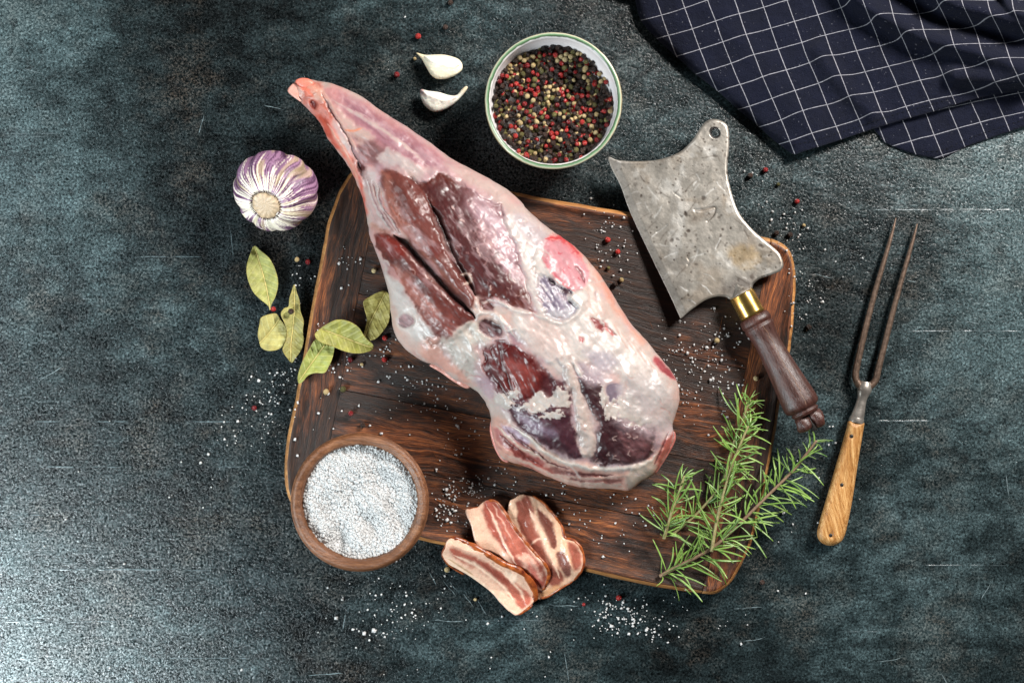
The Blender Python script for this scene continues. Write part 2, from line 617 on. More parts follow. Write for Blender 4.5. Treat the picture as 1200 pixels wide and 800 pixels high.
M_BLADE = mat_blade()
M_TINE = mat_simple('rusty_dark_steel', lin4(126, 104, 90), 0.38, 0.5, 0.6, 260, 0.6, 0.0004)
M_SHANK = mat_simple('bright_worn_steel', lin4(176, 168, 160), 0.33, 0.5, 0.7, 220, 0.4, 0.0003)
M_BRASS = mat_simple('aged_brass', lin4(214, 176, 98), 0.24, 0.5, 0.95, 120, 0.35, 0.0001)
M_IRON = mat_simple('dark_iron', lin4(48, 44, 42), 0.5, 0.5, 0.5, 400, 0.5)
M_CERAMIC = mat_simple('white_glaze', lin4(226, 220, 220), 0.22, 0.5, 0, 60, 0.12, 0.0002)
M_MEAT = mat_vcol('raw_lamb', 0.39, 0.42, 520, 0.00006, 0.14, 0.0025, 0.09, coat=0.0)
M_BACON = mat_vcol('bacon', 0.27, 0.5, 900, 0.0002, 0.10, 0.002, 0.12)
M_GARLIC = mat_vcol('garlic_skin', 0.42, 0.4, 900, 0.0003, 0.0, 0.002, 0.1)
M_CLOVE = mat_vcol('peeled_clove', 0.32, 0.5, 500, 0.0002, 0.15, 0.003, 0.08)
M_NAPKIN = mat_napkin()
M_SALT = mat_salt()
M_BAY = mat_leaf_bay()
M_ROSE = mat_rosemary()
M_ROSESTEM = mat_simple('rosemary_stem', lin4(150, 140, 96), 0.6, 0.3, 0, 500, 0.45)
M_ROSEWOOD = mat_simple('rosemary_woody_stem', lin4(136, 110, 88), 0.6, 0.3, 0, 500, 0.45)
CORN = {
    'black': mat_corn('black_pepper', lin4(26, 20, 18), lin4(78, 56, 46), 0.42, 0.0012),
    'red': mat_corn('red_pepper', lin4(110, 16, 22), lin4(190, 52, 46), 0.26, 0.0005),
    'tan': mat_corn('white_pepper', lin4(172, 146, 98), lin4(214, 190, 142), 0.45, 0.0006),
    'green': mat_corn('green_pepper', lin4(84, 80, 40), lin4(142, 132, 76), 0.5, 0.0010),
}

# ------------------------------------------------------------------ table
tv = [(-0.85, -0.65, 0), (0.85, -0.65, 0), (0.85, 0.65, 0), (-0.85, 0.65, 0)]
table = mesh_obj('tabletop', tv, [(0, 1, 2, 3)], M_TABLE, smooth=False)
tag(table, kind='structure')

M_RIDGE = mat_simple('worn_ridge', lin4(92, 106, 110), .26, 1.0, 0, 500, .8, .0002)
RIDGES = [  # raised lines pressed into the table surface: x0, x1, y, strength
    (20, 205, 667, 1.0), (215, 250, 668, .5), (0, 150, 728, .9), (0, 46, 772, .8), (60, 95, 772, .5), (170, 300, 771, .4),
    (45, 140, 547, .6), (250, 285, 547, .4), (40, 75, 494, .5), (108, 152, 494, .7), (215, 275, 494, .7),
    (30, 90, 300, .45), (160, 240, 301, .45), (0, 70, 157, .35), (1015, 1200, 246, .5), (1020, 1110, 493, .6),
    (1055, 1200, 388, .35), (560, 640, 727, .35), (505, 580, 163, .3), (0, 60, 160, .3), (1070, 1180, 662, .3), (985, 1060, 740, .25), (10, 60, 603, .3)]
for (x0, x1, y, s) in RIDGES:
    n = max(4, int((x1 - x0) / 2.0))
    xs = np.linspace(x0, x1, n)
    fade = np.clip(np.minimum(xs - x0, x1 - xs) / 18.0, 0, 1)
    amp = np.clip(0.40 + 1.5 * fbm(xs / 11.0, xs * 0 + y, 3, 5), 0.02, 1) * fade * s
    wob = y + 0.6 * fbm(xs / 30.0, xs * 0 + y * 3.1, 3, 9)
    w = 0.6 + 0.6 * amp
    V = np.concatenate([np.stack([xs, wob - w], 1), np.stack([xs, wob - .5 * w], 1), np.stack([xs, wob + w], 1)])
    z = np.concatenate([0 * xs - 0.00005, amp * 0.00042, 0 * xs - 0.00005])
    F = []
    for i in range(n - 1):
        for r in (0, 1):
            a = r * n + i
            F.append((a, a + n, a + n + 1, a + 1))
    mesh_obj('ridge', unproject(V, z), F, M_RIDGE, parent=table)

M_SCUFF = mat_simple('pale_scuff', lin4(112, 128, 132), .5, .5, 0, 700, .75, .0003)
for i in range(34):                          # pale scratches worn into the surface
    if i < 8:
        x0, y0 = 505 + 13 * i + random.uniform(-5, 5), 690 + random.uniform(-25, 12); a = math.radians(random.uniform(50, 66)); l = random.uniform(14, 38)
    else:
        x0, y0 = random.choice([(random.uniform(0, 330), random.uniform(0, 790)), (random.uniform(940, 1190), random.uniform(200, 790)), (random.uniform(300, 1000), random.uniform(705, 795))])
        a = random.uniform(-.25, .25) if random.random() < .6 else random.uniform(0, 3.1); l = random.uniform(8, 44)
    n = max(5, int(l / 2)); t = np.linspace(0, 1, n)
    cx = x0 + l * t * math.cos(a); cy = y0 + l * t * math.sin(a) + 1.2 * fbm(t * 4, t * 0 + i, 2, 40)
    w = (.18 + .34 * np.clip(.5 + fbm(t * 9, t * 0 + i * 3.3, 2, 41), 0, 1)) * np.clip(np.minimum(t, 1 - t) * 6, .1, 1)
    nx_, ny_ = -math.sin(a), math.cos(a)
    V = np.concatenate([np.stack([cx - nx_ * w, cy - ny_ * w], 1), np.stack([cx + nx_ * w, cy + ny_ * w], 1)])
    mesh_obj('scratch', unproject(V, np.full(2 * n, 0.00012)), [(k, k + n, k + n + 1, k + 1) for k in range(n - 1)], M_SCUFF, parent=table)

# ------------------------------------------------------------------ cutting board
BZ = 0.020                                   # top of the board
BOARD_PX = [(408, 204), (397, 222), (390, 240), (382.5, 263), (375, 302), (368, 337), (361, 376), (349, 448), (343, 476), (335, 516),
            (332.5, 545), (333.5, 568), (338, 586), (349, 601), (372, 611), (420, 620), (487, 632.5), (522, 640), (600, 655), (684, 670), (751, 685),
            (812, 695), (838, 697), (853, 688), (864, 674), (875, 652), (884, 629), (897, 575), (906, 530), (914, 482), (921, 440), (929, 398), (932.5, 360),
            (934, 325), (931, 304), (924, 290), (910, 281), (892, 277), (830, 266), (737, 248), (720, 245), (635, 231), (600, 224), (520, 208),
            (450, 194), (430, 192), (417, 195)]
BOARD = smooth_poly(BOARD_PX, 4)
BOARD_W = unproject(BOARD, np.full(len(BOARD), BZ))[:, :2]


def board_mask(px, py):
    return float(sdf(np.array([[px, py]], float), BOARD)[0][0])


def offset_ring(W, d):
    t = np.roll(W, -2, 0) - np.roll(W, 2, 0)
    t /= np.linalg.norm(t, axis=1)[:, None]
    nrm = np.stack([t[:, 1], -t[:, 0]], 1)
    c = W.mean(0)
    if ((c - W) * nrm).sum(1).mean() < 0: nrm = -nrm
    return W + nrm * d


bt = thing('cutting_board', (float(BOARD_W[:, 0].mean()), float(BOARD_W[:, 1].mean()), 0.0),
           'dark brown wooden cutting board with rounded corners under the leg of lamb', 'cutting board')


def board_bmesh():
    bm = bmesh.new()
    prof = [(0.0040, 0.0), (0.0008, 0.003), (0.0, 0.006), (0.0, 0.0145), (0.0006, 0.0172), (0.0018, 0.0194), (0.0034, 0.0209), (0.0048, 0.0213),
            (0.0064, 0.0209), (0.0085, 0.0203), (0.0115, BZ)]
    rings = []
    for d, z in prof:
        W = offset_ring(BOARD_W, d)
        W = W + 0.0006 * np.stack([fbm(W[:, 0] * 90, W[:, 1] * 90 + z * 30, 3, 3), fbm(W[:, 0] * 90 + 50, W[:, 1] * 90 + z * 30, 3, 4)], 1)
        rings.append([bm.verts.new((x, y, z)) for x, y in W])
    n = len(BOARD_W)
    for i in range(len(rings) - 1):
        for k in range(n):
            f = bm.faces.new((rings[i][k], rings[i][(k + 1) % n], rings[i + 1][(k + 1) % n], rings[i + 1][k]))
            f.material_index = 1 if i < 6 else 0
            f.smooth = True
    bm.faces.new(rings[-1]); bm.faces.new(rings[0][::-1])
    bmesh.ops.recalc_face_normals(bm, faces=bm.faces)
    return bm


BA = math.radians(11)
BU = Vector((math.cos(BA), -math.sin(BA), 0)); BV = Vector((-math.sin(BA), -math.cos(BA), 0))   # along the grain / down the photo


def board_piece(name, cuts, mat, dz):
    bm = board_bmesh()
    for (p, nrm) in cuts:                    # nrm points to the removed side
        r = bmesh.ops.bisect_plane(bm, geom=bm.verts[:] + bm.edges[:] + bm.faces[:], plane_co=p, plane_no=nrm, clear_outer=True)
        edges = [e for e in r['geom_cut'] if isinstance(e, bmesh.types.BMEdge)]
        bmesh.ops.holes_fill(bm, edges=[e for e in bm.edges if e.is_boundary], sides=0)
    bmesh.ops.translate(bm, verts=bm.verts, vec=(0, 0, dz))
    me = bpy.data.meshes.new(name)
    bmesh.ops.translate(bm, verts=bm.verts, vec=-wloc(bt))
    bm.to_mesh(me); bm.free()
    me.materials.append(mat); me.materials.append(M_EDGE)
    return link(bpy.data.objects.new(name, me), bt)


gap = 0.0003
pl = P(413, 383, BZ); pr = P(880, 400, BZ)
board_piece('end_board', [(pl - BU * gap, BU)], M_ENDBOARD, 0.0)
board_piece('end_board', [(pr + BU * gap, -BU)], M_ENDBOARD, 0.0001)
joints = [P(800, 418, BZ), P(402, 457, BZ), P(640, 583, BZ)]
ends = [(pl, -BU), (pr, BU)]
for i in range(4):
    cuts = list(ends)
    if i > 0: cuts.append((joints[i - 1] + BV * gap, -BV))
    if i < 3: cuts.append((joints[i] - BV * gap, BV))
    board_piece('plank', cuts, M_PLANK, [0.0, 0.00025, -0.0001, 0.00015][i])

M_CUT = mat_simple('knife_cut', lin4(128, 74, 38), .6, .3, 0, 900, .6, .0002)
for i in range(46):                          # fine knife cuts in the board surface
    while True:
        x0, y0 = random.uniform(360, 900), random.uniform(240, 690)
        a = random.choice([1.0, 1.35, 2.0, .5]) + random.uniform(-.25, .25); l = random.uniform(8, 40)
        if board_mask(x0, y0) > 20 and board_mask(x0 + l * math.cos(a), y0 + l * math.sin(a)) > 20: break
    n = 8; t = np.linspace(0, 1, n)
    cx = x0 + l * t * math.cos(a); cy = y0 + l * t * math.sin(a) + .6 * np.sin(t * 3 + i)
    w = .26 * np.clip(np.minimum(t, 1 - t) * 5, .15, 1) * random.uniform(.5, 1)
    V = np.concatenate([np.stack([cx + math.sin(a) * w, cy - math.cos(a) * w], 1), np.stack([cx - math.sin(a) * w, cy + math.cos(a) * w], 1)])
    mesh_obj('knife_cut', unproject(V, np.full(2 * n, BZ + 0.00038)), [(k, k + n, k + n + 1, k + 1) for k in range(n - 1)], M_CUT, parent=bt)

# ------------------------------------------------------------------ leg of lamb
LEG_PX = [(337, 107), (343, 98), (350, 93.5), (362, 93), (380, 96), (397, 101), (420, 111), (445, 128.5), (470, 144.5), (500, 164.5), (527, 184), (560, 202.5),
          (590, 219), (607, 233), (622, 249), (640, 265), (660, 279), (681, 296), (700, 318), (715, 340), (727, 360), (742, 382), (755, 396), (772, 417),
          (790, 439), (796, 457), (795, 475), (788, 497), (790, 510), (786, 523), (777, 540), (767, 555), (752, 564), (737, 574), (715, 572), (690, 572),
          (665, 567), (640, 557), (615, 546), (597, 541), (587, 536), (580, 520), (576, 502), (575, 490), (572, 478), (562, 462), (550, 452.5), (532, 444),
          (513, 430), (492, 421), (472, 406), (462, 389), (458, 368), (455, 341), (444, 304), (435, 282), (431, 262), (425, 232), (415, 208), (405, 190), (387, 166),
          (379, 152), (372, 140), (362, 129), (352, 120)]
LEG = smooth_poly(LEG_PX, 5)
LEG = LEG + 0.8 * np.stack([fbm(LEG[:, 0] / 7, LEG[:, 1] / 7, 2, 31), fbm(LEG[:, 0] / 7 + 40, LEG[:, 1] / 7, 2, 32)], 1)


class Painter:
    """layers of flesh and fat: each layer gives colour and relief to the vertices it covers."""

    def __init__(self, V, base, seed=0):
        self.V = V; self.x = V[:, 0]; self.y = V[:, 1]
        self.c = np.tile(lin(base), (len(V), 1)); self.h = np.zeros(len(V)); self.seed = seed

    def warp(self, amp, freq, s):
        if amp == 0: return self.V
        return self.V + amp * np.stack([fbm(self.x / freq, self.y / freq, 3, s), fbm(self.x / freq + 31, self.y / freq + 57, 3, s + 7)], 1)

    def streak(self, ang, L, w, s, octv=3):
        a = math.radians(ang)
        u = self.x * math.cos(a) + self.y * math.sin(a); v = -self.x * math.sin(a) + self.y * math.cos(a)
        v = v + 3 * fbm(self.x / 40, self.y / 40, 2, s + 3)
        return fbm(u / L, v / w, octv, s)

    def region(self, poly, col, soft=3, warp=5, freq=14, h=0.0, op=1.0, streak=None, smooth=True, dome=0.0, lip=0.0):
        self.seed += 11
        poly = smooth_poly(poly, 3) if smooth else np.asarray(poly, float)
        idx = self.near(poly, soft + warp + 2)
        if len(idx) == 0: return None
        sub = Painter.__new__(Painter); sub.V = self.V[idx]; sub.x = sub.V[:, 0]; sub.y = sub.V[:, 1]
        W = sub.warp(warp, freq, self.seed)
        if lip:
            W = W + 1.7 * np.stack([fbm(sub.x / 3.6, sub.y / 3.6, 2, self.seed + 5), fbm(sub.x / 3.6 + 11, sub.y / 3.6, 2, self.seed + 6)], 1)
        sd, _, _ = sdf(W, poly)
        sl = soft * (1 + (3.2 * np.clip(fbm(sub.x / 30, sub.y / 30, 2, self.seed + 9) + .1, 0, 1) if lip else 0))
        m = sstep(-sl, sl, sd) * op
        if lip:
            brk = np.clip(.65 + .9 * fbm(sub.x / 16, sub.y / 16, 2, self.seed + 8), .05, 1.3)
            self.h[idx] += lip * brk * (np.exp(-((sd + 2.4) / 2.0) ** 2) - 1.2 * np.exp(-((sd - 1.8) / 2.2) ** 2))
        cc = np.tile(lin(col), (len(idx), 1))
        if streak:
            ang, L, w, amp, hamp = streak
            s = sub.streak(ang, L, w, self.seed + 2)
            cc = cc * np.clip(1 + amp * s, 0.3, 2.2)[:, None]
            self.h[idx] += hamp * s * m
        self.c[idx] = self.c[idx] * (1 - m[:, None]) + cc * m[:, None]
        self.h[idx] += h * m
        if dome:
            full = np.maximum(sd, 0)
            self.h[idx] += dome * np.sqrt(full / max(full.max(), 1e-6)) * m
        return m

    def near(self, pts, margin):
        lo = pts.min(0) - margin; hi = pts.max(0) + margin
        return np.nonzero((self.x > lo[0]) & (self.x < hi[0]) & (self.y > lo[1]) & (self.y < hi[1]))[0]

    def line(self, pts, w, col=None, h=0.0, op=1.0, warp=1.5, freq=9, taper=True, broken=0.0):
        self.seed += 13
        ln = smooth_poly(pts, 4, closed=False)
        idx = self.near(ln, 3 * w + warp + 1)
        if len(idx) == 0: return
        sub = Painter.__new__(Painter); sub.V = self.V[idx]; sub.x = sub.V[:, 0]; sub.y = sub.V[:, 1]
        W = sub.warp(warp, freq, self.seed)
        d, _, _, par, _ = seg_dist(W, ln, False)
        ww = w * (np.clip(np.minimum(par, 1 - par) * 5, 0.15, 1) if taper else 1)
        m = np.exp(-(d / ww) ** 2) * op
        if broken:
            m *= np.clip(0.5 + broken * fbm(W[:, 0] / 5, W[:, 1] / 5, 2, self.seed + 1), 0, 1)
        if col is not None:
            self.c[idx] = self.c[idx] * (1 - m[:, None]) + lin(col) * m[:, None]
        self.h[idx] += h * m


def build_leg():
    V, F, be, bv, sd = grid_fill(LEG, 0.75)
    hp = inflate(LEG, V, sd, 4.0)
    x, y = V[:, 0], V[:, 1]
    p = Painter(V, (226, 205, 196), 100)
    R, L = p.region, p.line
    FAT = (236, 222, 212); WHITE = (238, 226, 220); PINK = (214, 150, 140); MUS = (106, 54, 48); DARK = (96, 50, 50); PURP = (128, 98, 108)
    # general fat mottling
    n1 = fbm(x / 26, y / 26, 4, 3); n2 = fbm(x / 9, y / 9, 4, 4)
    p.c *= (1 + 0.10 * n1 + 0.07 * n2)[:, None]
    p.c[:, 1] *= 1 - 0.10 * np.clip(n1, 0, 1); p.c[:, 2] *= 1 - 0.12 * np.clip(n1, 0, 1)
    p.h += 3.4 * n1 + 0.5 * n2 + 2.2 * p.streak(54, 60, 17, 77, 2)
    lil = sstep(.05, .5, fbm(x / 34 + 7, y / 34, 3, 12))[:, None]; p.c = p.c * (1 - .55 * lil) + lin((186, 168, 176)) * .55 * lil
    pk = sstep(.1, .55, fbm(x / 22 + 70, y / 22, 3, 13))[:, None]; p.c = p.c * (1 - .45 * pk) + lin((220, 164, 150)) * .45 * pk
    # --- shank: thin violet pink membrane over muscle
    R([(380, 98), (420, 112), (470, 146), (527, 186), (590, 222), (612, 240), (560, 225), (520, 203), (470, 196), (440, 196), (425, 200), (408, 160), (385, 120)],
      (184, 132, 132), 8, 8, 22, 0, .95, (36, 40, 5, .22, .6))
    R([(400, 112), (440, 132), (500, 170), (545, 205), (520, 208), (480, 190), (440, 168), (410, 140)], (150, 106, 118), 9, 6, 18, -1, .8, (36, 40, 4, .2, .6))
    R([(410, 152), (440, 165), (480, 192), (500, 208), (480, 203), (450, 196), (425, 190)], (122, 88, 88), 6, 6, 14, -1.5, .85, (36, 30, 4, .22, .5))
    R([(392, 128), (415, 145), (440, 160), (425, 165), (400, 145)], (214, 186, 176), 6, 6, 12, 1, .8, (36, 26, 3, .2, .6))
    R([(455, 175), (500, 200), (520, 205), (500, 214), (470, 200), (445, 192)], (226, 208, 204), 5, 8, 12, 1, .85, (30, 16, 3, .2, .8))
    R([(520, 190), (575, 215), (620, 250), (650, 275), (640, 290), (600, 255), (560, 222)], (230, 206, 198), 8, 6, 20, .5, .9, (40, 40, 5, .12, .4))
    for k in range(5):
        L([(390 + 9 * k, 118 + 4 * k), (430 + 8 * k, 142 + 5 * k), (480 + 6 * k, 172 + 6 * k)], 1.6, (236, 214, 206), .8, .55, 2, 14, True, .8)
    # --- shank tip, raw red end
    R([(337, 104), (350, 93), (372, 96), (380, 112), (392, 140), (372, 142), (352, 122)], (190, 112, 98), 4, 5, 9, 0, .95, (50, 10, 4, .25, .8))
    R([(346, 94), (356, 94), (372, 104), (366, 112), (352, 108)], (222, 128, 108), 2, 4, 6, 3, .9)
    R([(360, 98), (376, 106), (384, 118), (372, 116)], (228, 176, 158), 3, 4, 7, 2, .8)
    R([(338, 101), (345, 97), (355, 106), (352, 115), (345, 113)], (216, 164, 150), 1.5, 2, 5, 2, 1)
    R([(364, 118), (370, 120), (369, 128), (364, 126)], (120, 40, 40), 2, 2, 5, -4, .9)
    # --- red tendon strip on the outer left edge
    R([(372, 138), (385, 140), (402, 168), (416, 190), (424, 212), (432, 240), (428, 252), (420, 222), (404, 188), (384, 164)], (198, 92, 74), 4, 3, 12, 1, .95, (60, 40, 4, .25, .8))
    L([(384, 146), (398, 168), (412, 192), (420, 212)], 2.2, (232, 178, 160), 1.5, .8)
    L([(377, 108), (388, 130), (402, 152), (412, 172), (421, 192), (425, 202)], 1.6, (92, 34, 34), -3.4, .95, 1.5)
    L([(380, 108), (394, 134), (408, 158), (420, 180)], 1.6, (238, 190, 174), 1.2, .7, 1.5)
    R([(419, 190), (428, 196), (426, 208), (420, 202)], (90, 36, 36), 2, 2, 6, -4, .9)
    L([(404, 152), (414, 154), (425, 150)], 1.3, (216, 140, 110), 1.6, .9)
    # --- silver membrane between strip and tendon
    R([(424, 200), (438, 212), (452, 240), (466, 268), (476, 284), (462, 280), (446, 268), (434, 258), (430, 232)], (196, 166, 162), 3, 4, 10, -2, 1, (62, 30, 3, .35, 1.4))
    for k in range(7):
        ox = 2.8 * k
        L([(428 + ox, 206 + 2 * k), (436 + ox * .9, 232 + 2 * k), (448 + ox * .8, 256), (464 + ox * .5, 276)], 1.1,
          [(236, 220, 214), (106, 54, 52), (224, 196, 188), (128, 66, 60), (240, 226, 220), (120, 60, 58), (214, 150, 136)][k], [1.0, -1.8][k % 2], .85, 2.2, 10)
    R([(434, 262), (448, 268), (464, 280), (452, 284), (440, 278)], (150, 104, 84), 3, 3, 8, -1, .8)
    def halo(poly, col, k=1.14, op=.75, soft=8):
        q = np.array(poly, float); c = q.mean(0)
        R((c + (q - c) * k).tolist(), col, soft, 8, 14, -.4, op, (55, 26, 4, .2, .4))
    # --- muscle A, the large dark one
    A = [(447, 202), (475, 205), (492, 215), (510, 205), (532, 210), (557, 227), (585, 243), (592, 262), (602, 284), (610, 312), (618, 336), (626, 367),
         (605, 361), (580, 350), (560, 346), (540, 320), (524, 286), (505, 250), (480, 260), (462, 245)]
    halo(A, (170, 132, 138), 1.10)
    R(A, MUS, 2, 5, 12, -2.0, 1, (58, 40, 2.4, .34, .25), dome=5, lip=.7)
    R([(500, 222), (530, 222), (560, 250), (580, 280), (596, 320), (606, 352), (585, 345), (560, 338), (540, 310), (528, 284), (515, 255)], (88, 48, 50), 8, 8, 20, -1, .8, (66, 22, 2.2, .38, .3))
    R([(540, 222), (575, 245), (592, 275), (575, 270), (550, 250)], (158, 124, 128), 8, 9, 16, .6, .8, (50, 22, 2.4, .3, .3))
    R([(556, 262), (590, 272), (602, 300), (598, 322), (580, 300), (562, 282)], (176, 140, 142), 6, 12, 9, .6, .75, (35, 12, 2.2, .45, .5))
    R([(556, 228), (590, 248), (606, 286), (617, 335), (602, 326), (584, 290), (562, 255)], (192, 166, 174), 13, 9, 12, .3, .7, (48, 20, 2.4, .3, .3))  # purplish white sheen on the right half, painted into the colour
    R([(500, 214), (530, 214), (548, 232), (540, 244), (518, 234)], (92, 50, 50), 7, 7, 14, -1.5, .7)
    for k in range(14):                       # torn white fascia threads on the muscle
        cx = 505 + 110 * RNG.random(); cy = 222 + 125 * RNG.random()
        if sdf(np.array([[cx, cy]]), np.array(A, float))[0][0] < 8: continue
        a = RNG.uniform(0.2, 1.4); l = RNG.uniform(4, 11)
        L([(cx, cy), (cx + l * math.cos(a) * .5, cy + l * math.sin(a) * .5 - 2), (cx + l * math.cos(a), cy + l * math.sin(a))], 0.9, (214, 180, 172), .8, .75, 3, 6)
    # --- muscle strip B
    B = [(447, 202), (470, 204), (490, 218), (503, 238), (512, 262), (521, 288), (534, 308), (546, 328), (556, 352), (553, 364), (532, 346), (514, 326),
         (494, 303), (470, 268), (455, 238)]
    R(B, (124, 73, 67), 2.5, 3, 12, 2, 1, (57, 50, 2.2, .30, .25), dome=9)
    R([(447, 203), (456, 206), (464, 236), (480, 264), (500, 294), (522, 322), (540, 342), (530, 344), (512, 324), (492, 300), (470, 268), (454, 238)], (172, 110, 96), 4, 3, 10, 0, .8, (57, 30, 3, .18, .5))
    R([(500, 292), (514, 284), (520, 292), (506, 302)], (120, 60, 56), 3, 2, 7, -2, .8)
    R([(474, 212), (492, 224), (502, 250), (492, 262), (478, 240)], (118, 62, 56), 7, 5, 14, -.5, .7, (60, 24, 2.5, .4, .8))
    # cleft between A and B
    L([(500, 232), (512, 254), (520, 274), (526, 290), (534, 306), (546, 326), (556, 346)], 4.2, (66, 30, 30), -6, .85, 2, 10)
    L([(540, 322), (549, 322), (551, 330), (542, 334)], 1.8, (230, 206, 192), 2.5, .9, 1, 6)
    # --- muscle C
    Cc = [(440, 276), (453, 274), (477, 286), (495, 308), (520, 338), (545, 361), (557, 373), (546, 385), (531, 400), (511, 396), (494, 370), (474, 341), (455, 320), (444, 296)]
    halo(Cc, (196, 150, 142), 1.12)
    R(Cc, (110, 59, 54), 2, 3, 12, 1, 1, (52, 50, 2.2, .34, .28), dome=7, lip=.6)
    R([(440, 276), (456, 276), (478, 292), (470, 304), (452, 296)], (138, 58, 52), 5, 4, 10, 0, .8, (50, 20, 3, .3, .6))
    R([(455, 310), (475, 318), (500, 350), (520, 372), (505, 380), (482, 350)], (182, 118, 106), 5, 6, 12, 0, .65, (50, 24, 3, .3, .6))
    R([(500, 366), (520, 368), (538, 378), (536, 392), (520, 394), (506, 384)], (140, 84, 78), 5, 5, 10, 0, .8, (40, 14, 2.6, .4, .8))
    L([(462, 276), (477, 285), (496, 306), (520, 332), (540, 352), (557, 372)], 5.4, (58, 22, 22), -9, .9, 1.5, 10)
    L([(468, 290), (486, 308), (508, 334), (530, 356)], 1.3, (228, 196, 188), .8, .5, 2, 8, True, .8)
    # --- fat left of C
    R([(445, 300), (456, 322), (474, 343), (492, 370), (506, 394), (488, 398), (470, 385), (460, 362), (455, 335)], WHITE, 4, 5, 12, 1, .85, (55, 24, 5, .08, 1.2))
    R([(458, 352), (463, 388), (492, 420), (512, 429), (500, 410), (480, 400), (468, 376)], (226, 188, 176), 6, 4, 14, 1, .85)
    R([(466, 371), (478, 367), (486, 374), (480, 384), (469, 382)], (150, 118, 120), 2, 2, 6, -2, .95, (40, 8, 2, .5, 1))
    L([(464, 374), (474, 366), (487, 374), (481, 386), (468, 384), (464, 376)], 1.3, (234, 218, 210), 1.8, .8, 1, 6, False)
    R([(494, 398), (510, 398), (524, 416), (548, 438), (566, 454), (552, 452), (530, 440), (510, 426), (496, 416)], (222, 170, 156), 5, 6, 9, 3, .9, (35, 12, 5, .2, 2.0))
    L([(498, 394), (508, 403), (522, 402), (534, 412)], 2.4, (140, 106, 96), -4, .7, 3)
    R([(520, 400), (556, 378), (576, 388), (582, 402), (566, 412), (568, 440), (588, 462), (580, 474), (560, 452), (536, 432)], (226, 216, 206), 5, 8, 12, 1, .9, (60, 14, 5, .1, 2.0))
    R([(524, 410), (545, 400), (560, 420), (560, 440), (545, 432)], (206, 192, 184), 8, 8, 12, -1.5, .7, (50, 14, 4, .15, 1.4))
    # --- small dark ovals among fat
    R([(562, 350), (574, 352), (580, 360), (574, 366), (564, 362)], (110, 66, 64), 2, 2, 6, -3, 1)
    R([(560, 382), (566, 375), (578, 375), (588, 382), (590, 390), (580, 396), (566, 392)], (86, 50, 50), 2, 2, 7, -4, 1, (20, 14, 3, .3, .7))
    R([(590, 378), (602, 384), (614, 400), (608, 408), (596, 402)], (150, 122, 130), 5, 3, 8, -1, .9)
    for pts in ([(556, 372), (566, 366), (582, 370), (594, 382), (604, 396)], [(580, 350), (600, 362), (625, 368)], [(592, 388), (598, 402), (590, 412)],
                [(556, 352), (562, 366), (557, 376)], [(586, 370), (592, 386), (606, 384)]):
        L(pts, 1.8, WHITE, 2.2, .9, 2)
    # --- bright fat across the middle and right flank
    R([(590, 262), (606, 284), (616, 320), (630, 366), (650, 376), (668, 372), (690, 360), (640, 280), (615, 255)], WHITE, 5, 6, 14, 1, .9, (60, 30, 6, .07, .8))
    R([(600, 250), (618, 256), (640, 276), (630, 290), (610, 272)], (206, 190, 198), 6, 5, 12, 0, .6)
    R([(604, 366), (640, 376), (690, 370), (740, 400), (770, 430), (790, 460), (770, 470), (730, 440), (690, 420), (660, 440), (640, 425), (616, 408)], WHITE, 6, 8, 14, 1.2, .9, (45, 30, 6, .08, 1.0))
    R([(616, 372), (650, 380), (668, 400), (650, 420), (626, 404)], (232, 202, 194), 8, 8, 14, 1, .6)
    # --- pink patch with blood rim
    pinkp = [(634, 292), (641, 278), (658, 279), (672, 290), (684, 306), (691, 322), (687, 336), (671, 341), (653, 328), (640, 312)]
    R(pinkp, (192, 136, 142), 2, 3, 9, .4, 1, (50, 12, 5, .2, .5), lip=.5)
    p.line([(640, 279), (656, 278), (672, 290), (684, 306)], 3.6, (196, 40, 44), .5, .85, 3)
    for k in range(14):
        cx = RNG.uniform(640, 684); cy = RNG.uniform(284, 334)
        if sdf(np.array([[cx, cy]]), np.array(pinkp, float))[0][0] < 4: continue
        a = RNG.uniform(0, 6.28); l = RNG.uniform(5, 12)
        L([(cx, cy), (cx + l * .5 * math.cos(a), cy + l * .5 * math.sin(a)), (cx + l * math.cos(a + .7), cy + l * math.sin(a + .7))], 0.9, (182, 44, 62), -.3, .75, 4, 7)
    L([(674, 312), (680, 320), (686, 332)], 1.8, (120, 40, 50), -2, .8, 1)
    L([(632, 296), (644, 314), (660, 332), (676, 342)], 1.6, (196, 70, 84), 0, .6, 2)
    R([(676, 284), (692, 300), (706, 322), (722, 350), (712, 350), (696, 322)], (224, 170, 156), 6, 4, 12, 0, .8)
    # --- violet striped muscle below the pink patch
    R([(629, 327), (640, 322), (651, 333), (670, 343), (668, 351), (678, 360), (664, 374), (646, 372), (633, 352)], (126, 114, 130), 2, 3, 9, -2.0, 1, (66, 26, 2.4, .3, .6), lip=.7)
    R([(640, 366), (660, 362), (676, 358), (664, 376), (646, 374)], (206, 200, 204), 5, 3, 8, 0, .8, (66, 10, 2, .2, .6))
    R([(643, 324), (652, 328), (652, 334), (645, 333)], (74, 50, 60), 1.5, 2, 5, -2, .95)
    R([(657, 336), (668, 340), (670, 346), (662, 346)], (84, 58, 68), 1.5, 2, 5, -2, .95)
    R([(666, 346), (682, 340), (688, 350), (678, 360), (670, 354)], WHITE, 2, 3, 7, 2.5, 1)
    L([(625, 366), (640, 374), (660, 378), (678, 366), (684, 352)], 2.4, WHITE, 2.4, .9, 1.5)
    # --- orange edge on the right and blood marks
    R([(700, 322), (716, 342), (742, 382), (758, 400), (750, 402), (730, 376), (712, 350)], (206, 142, 122), 4, 4, 12, 0, .7, (55, 24, 4, .2, .6))
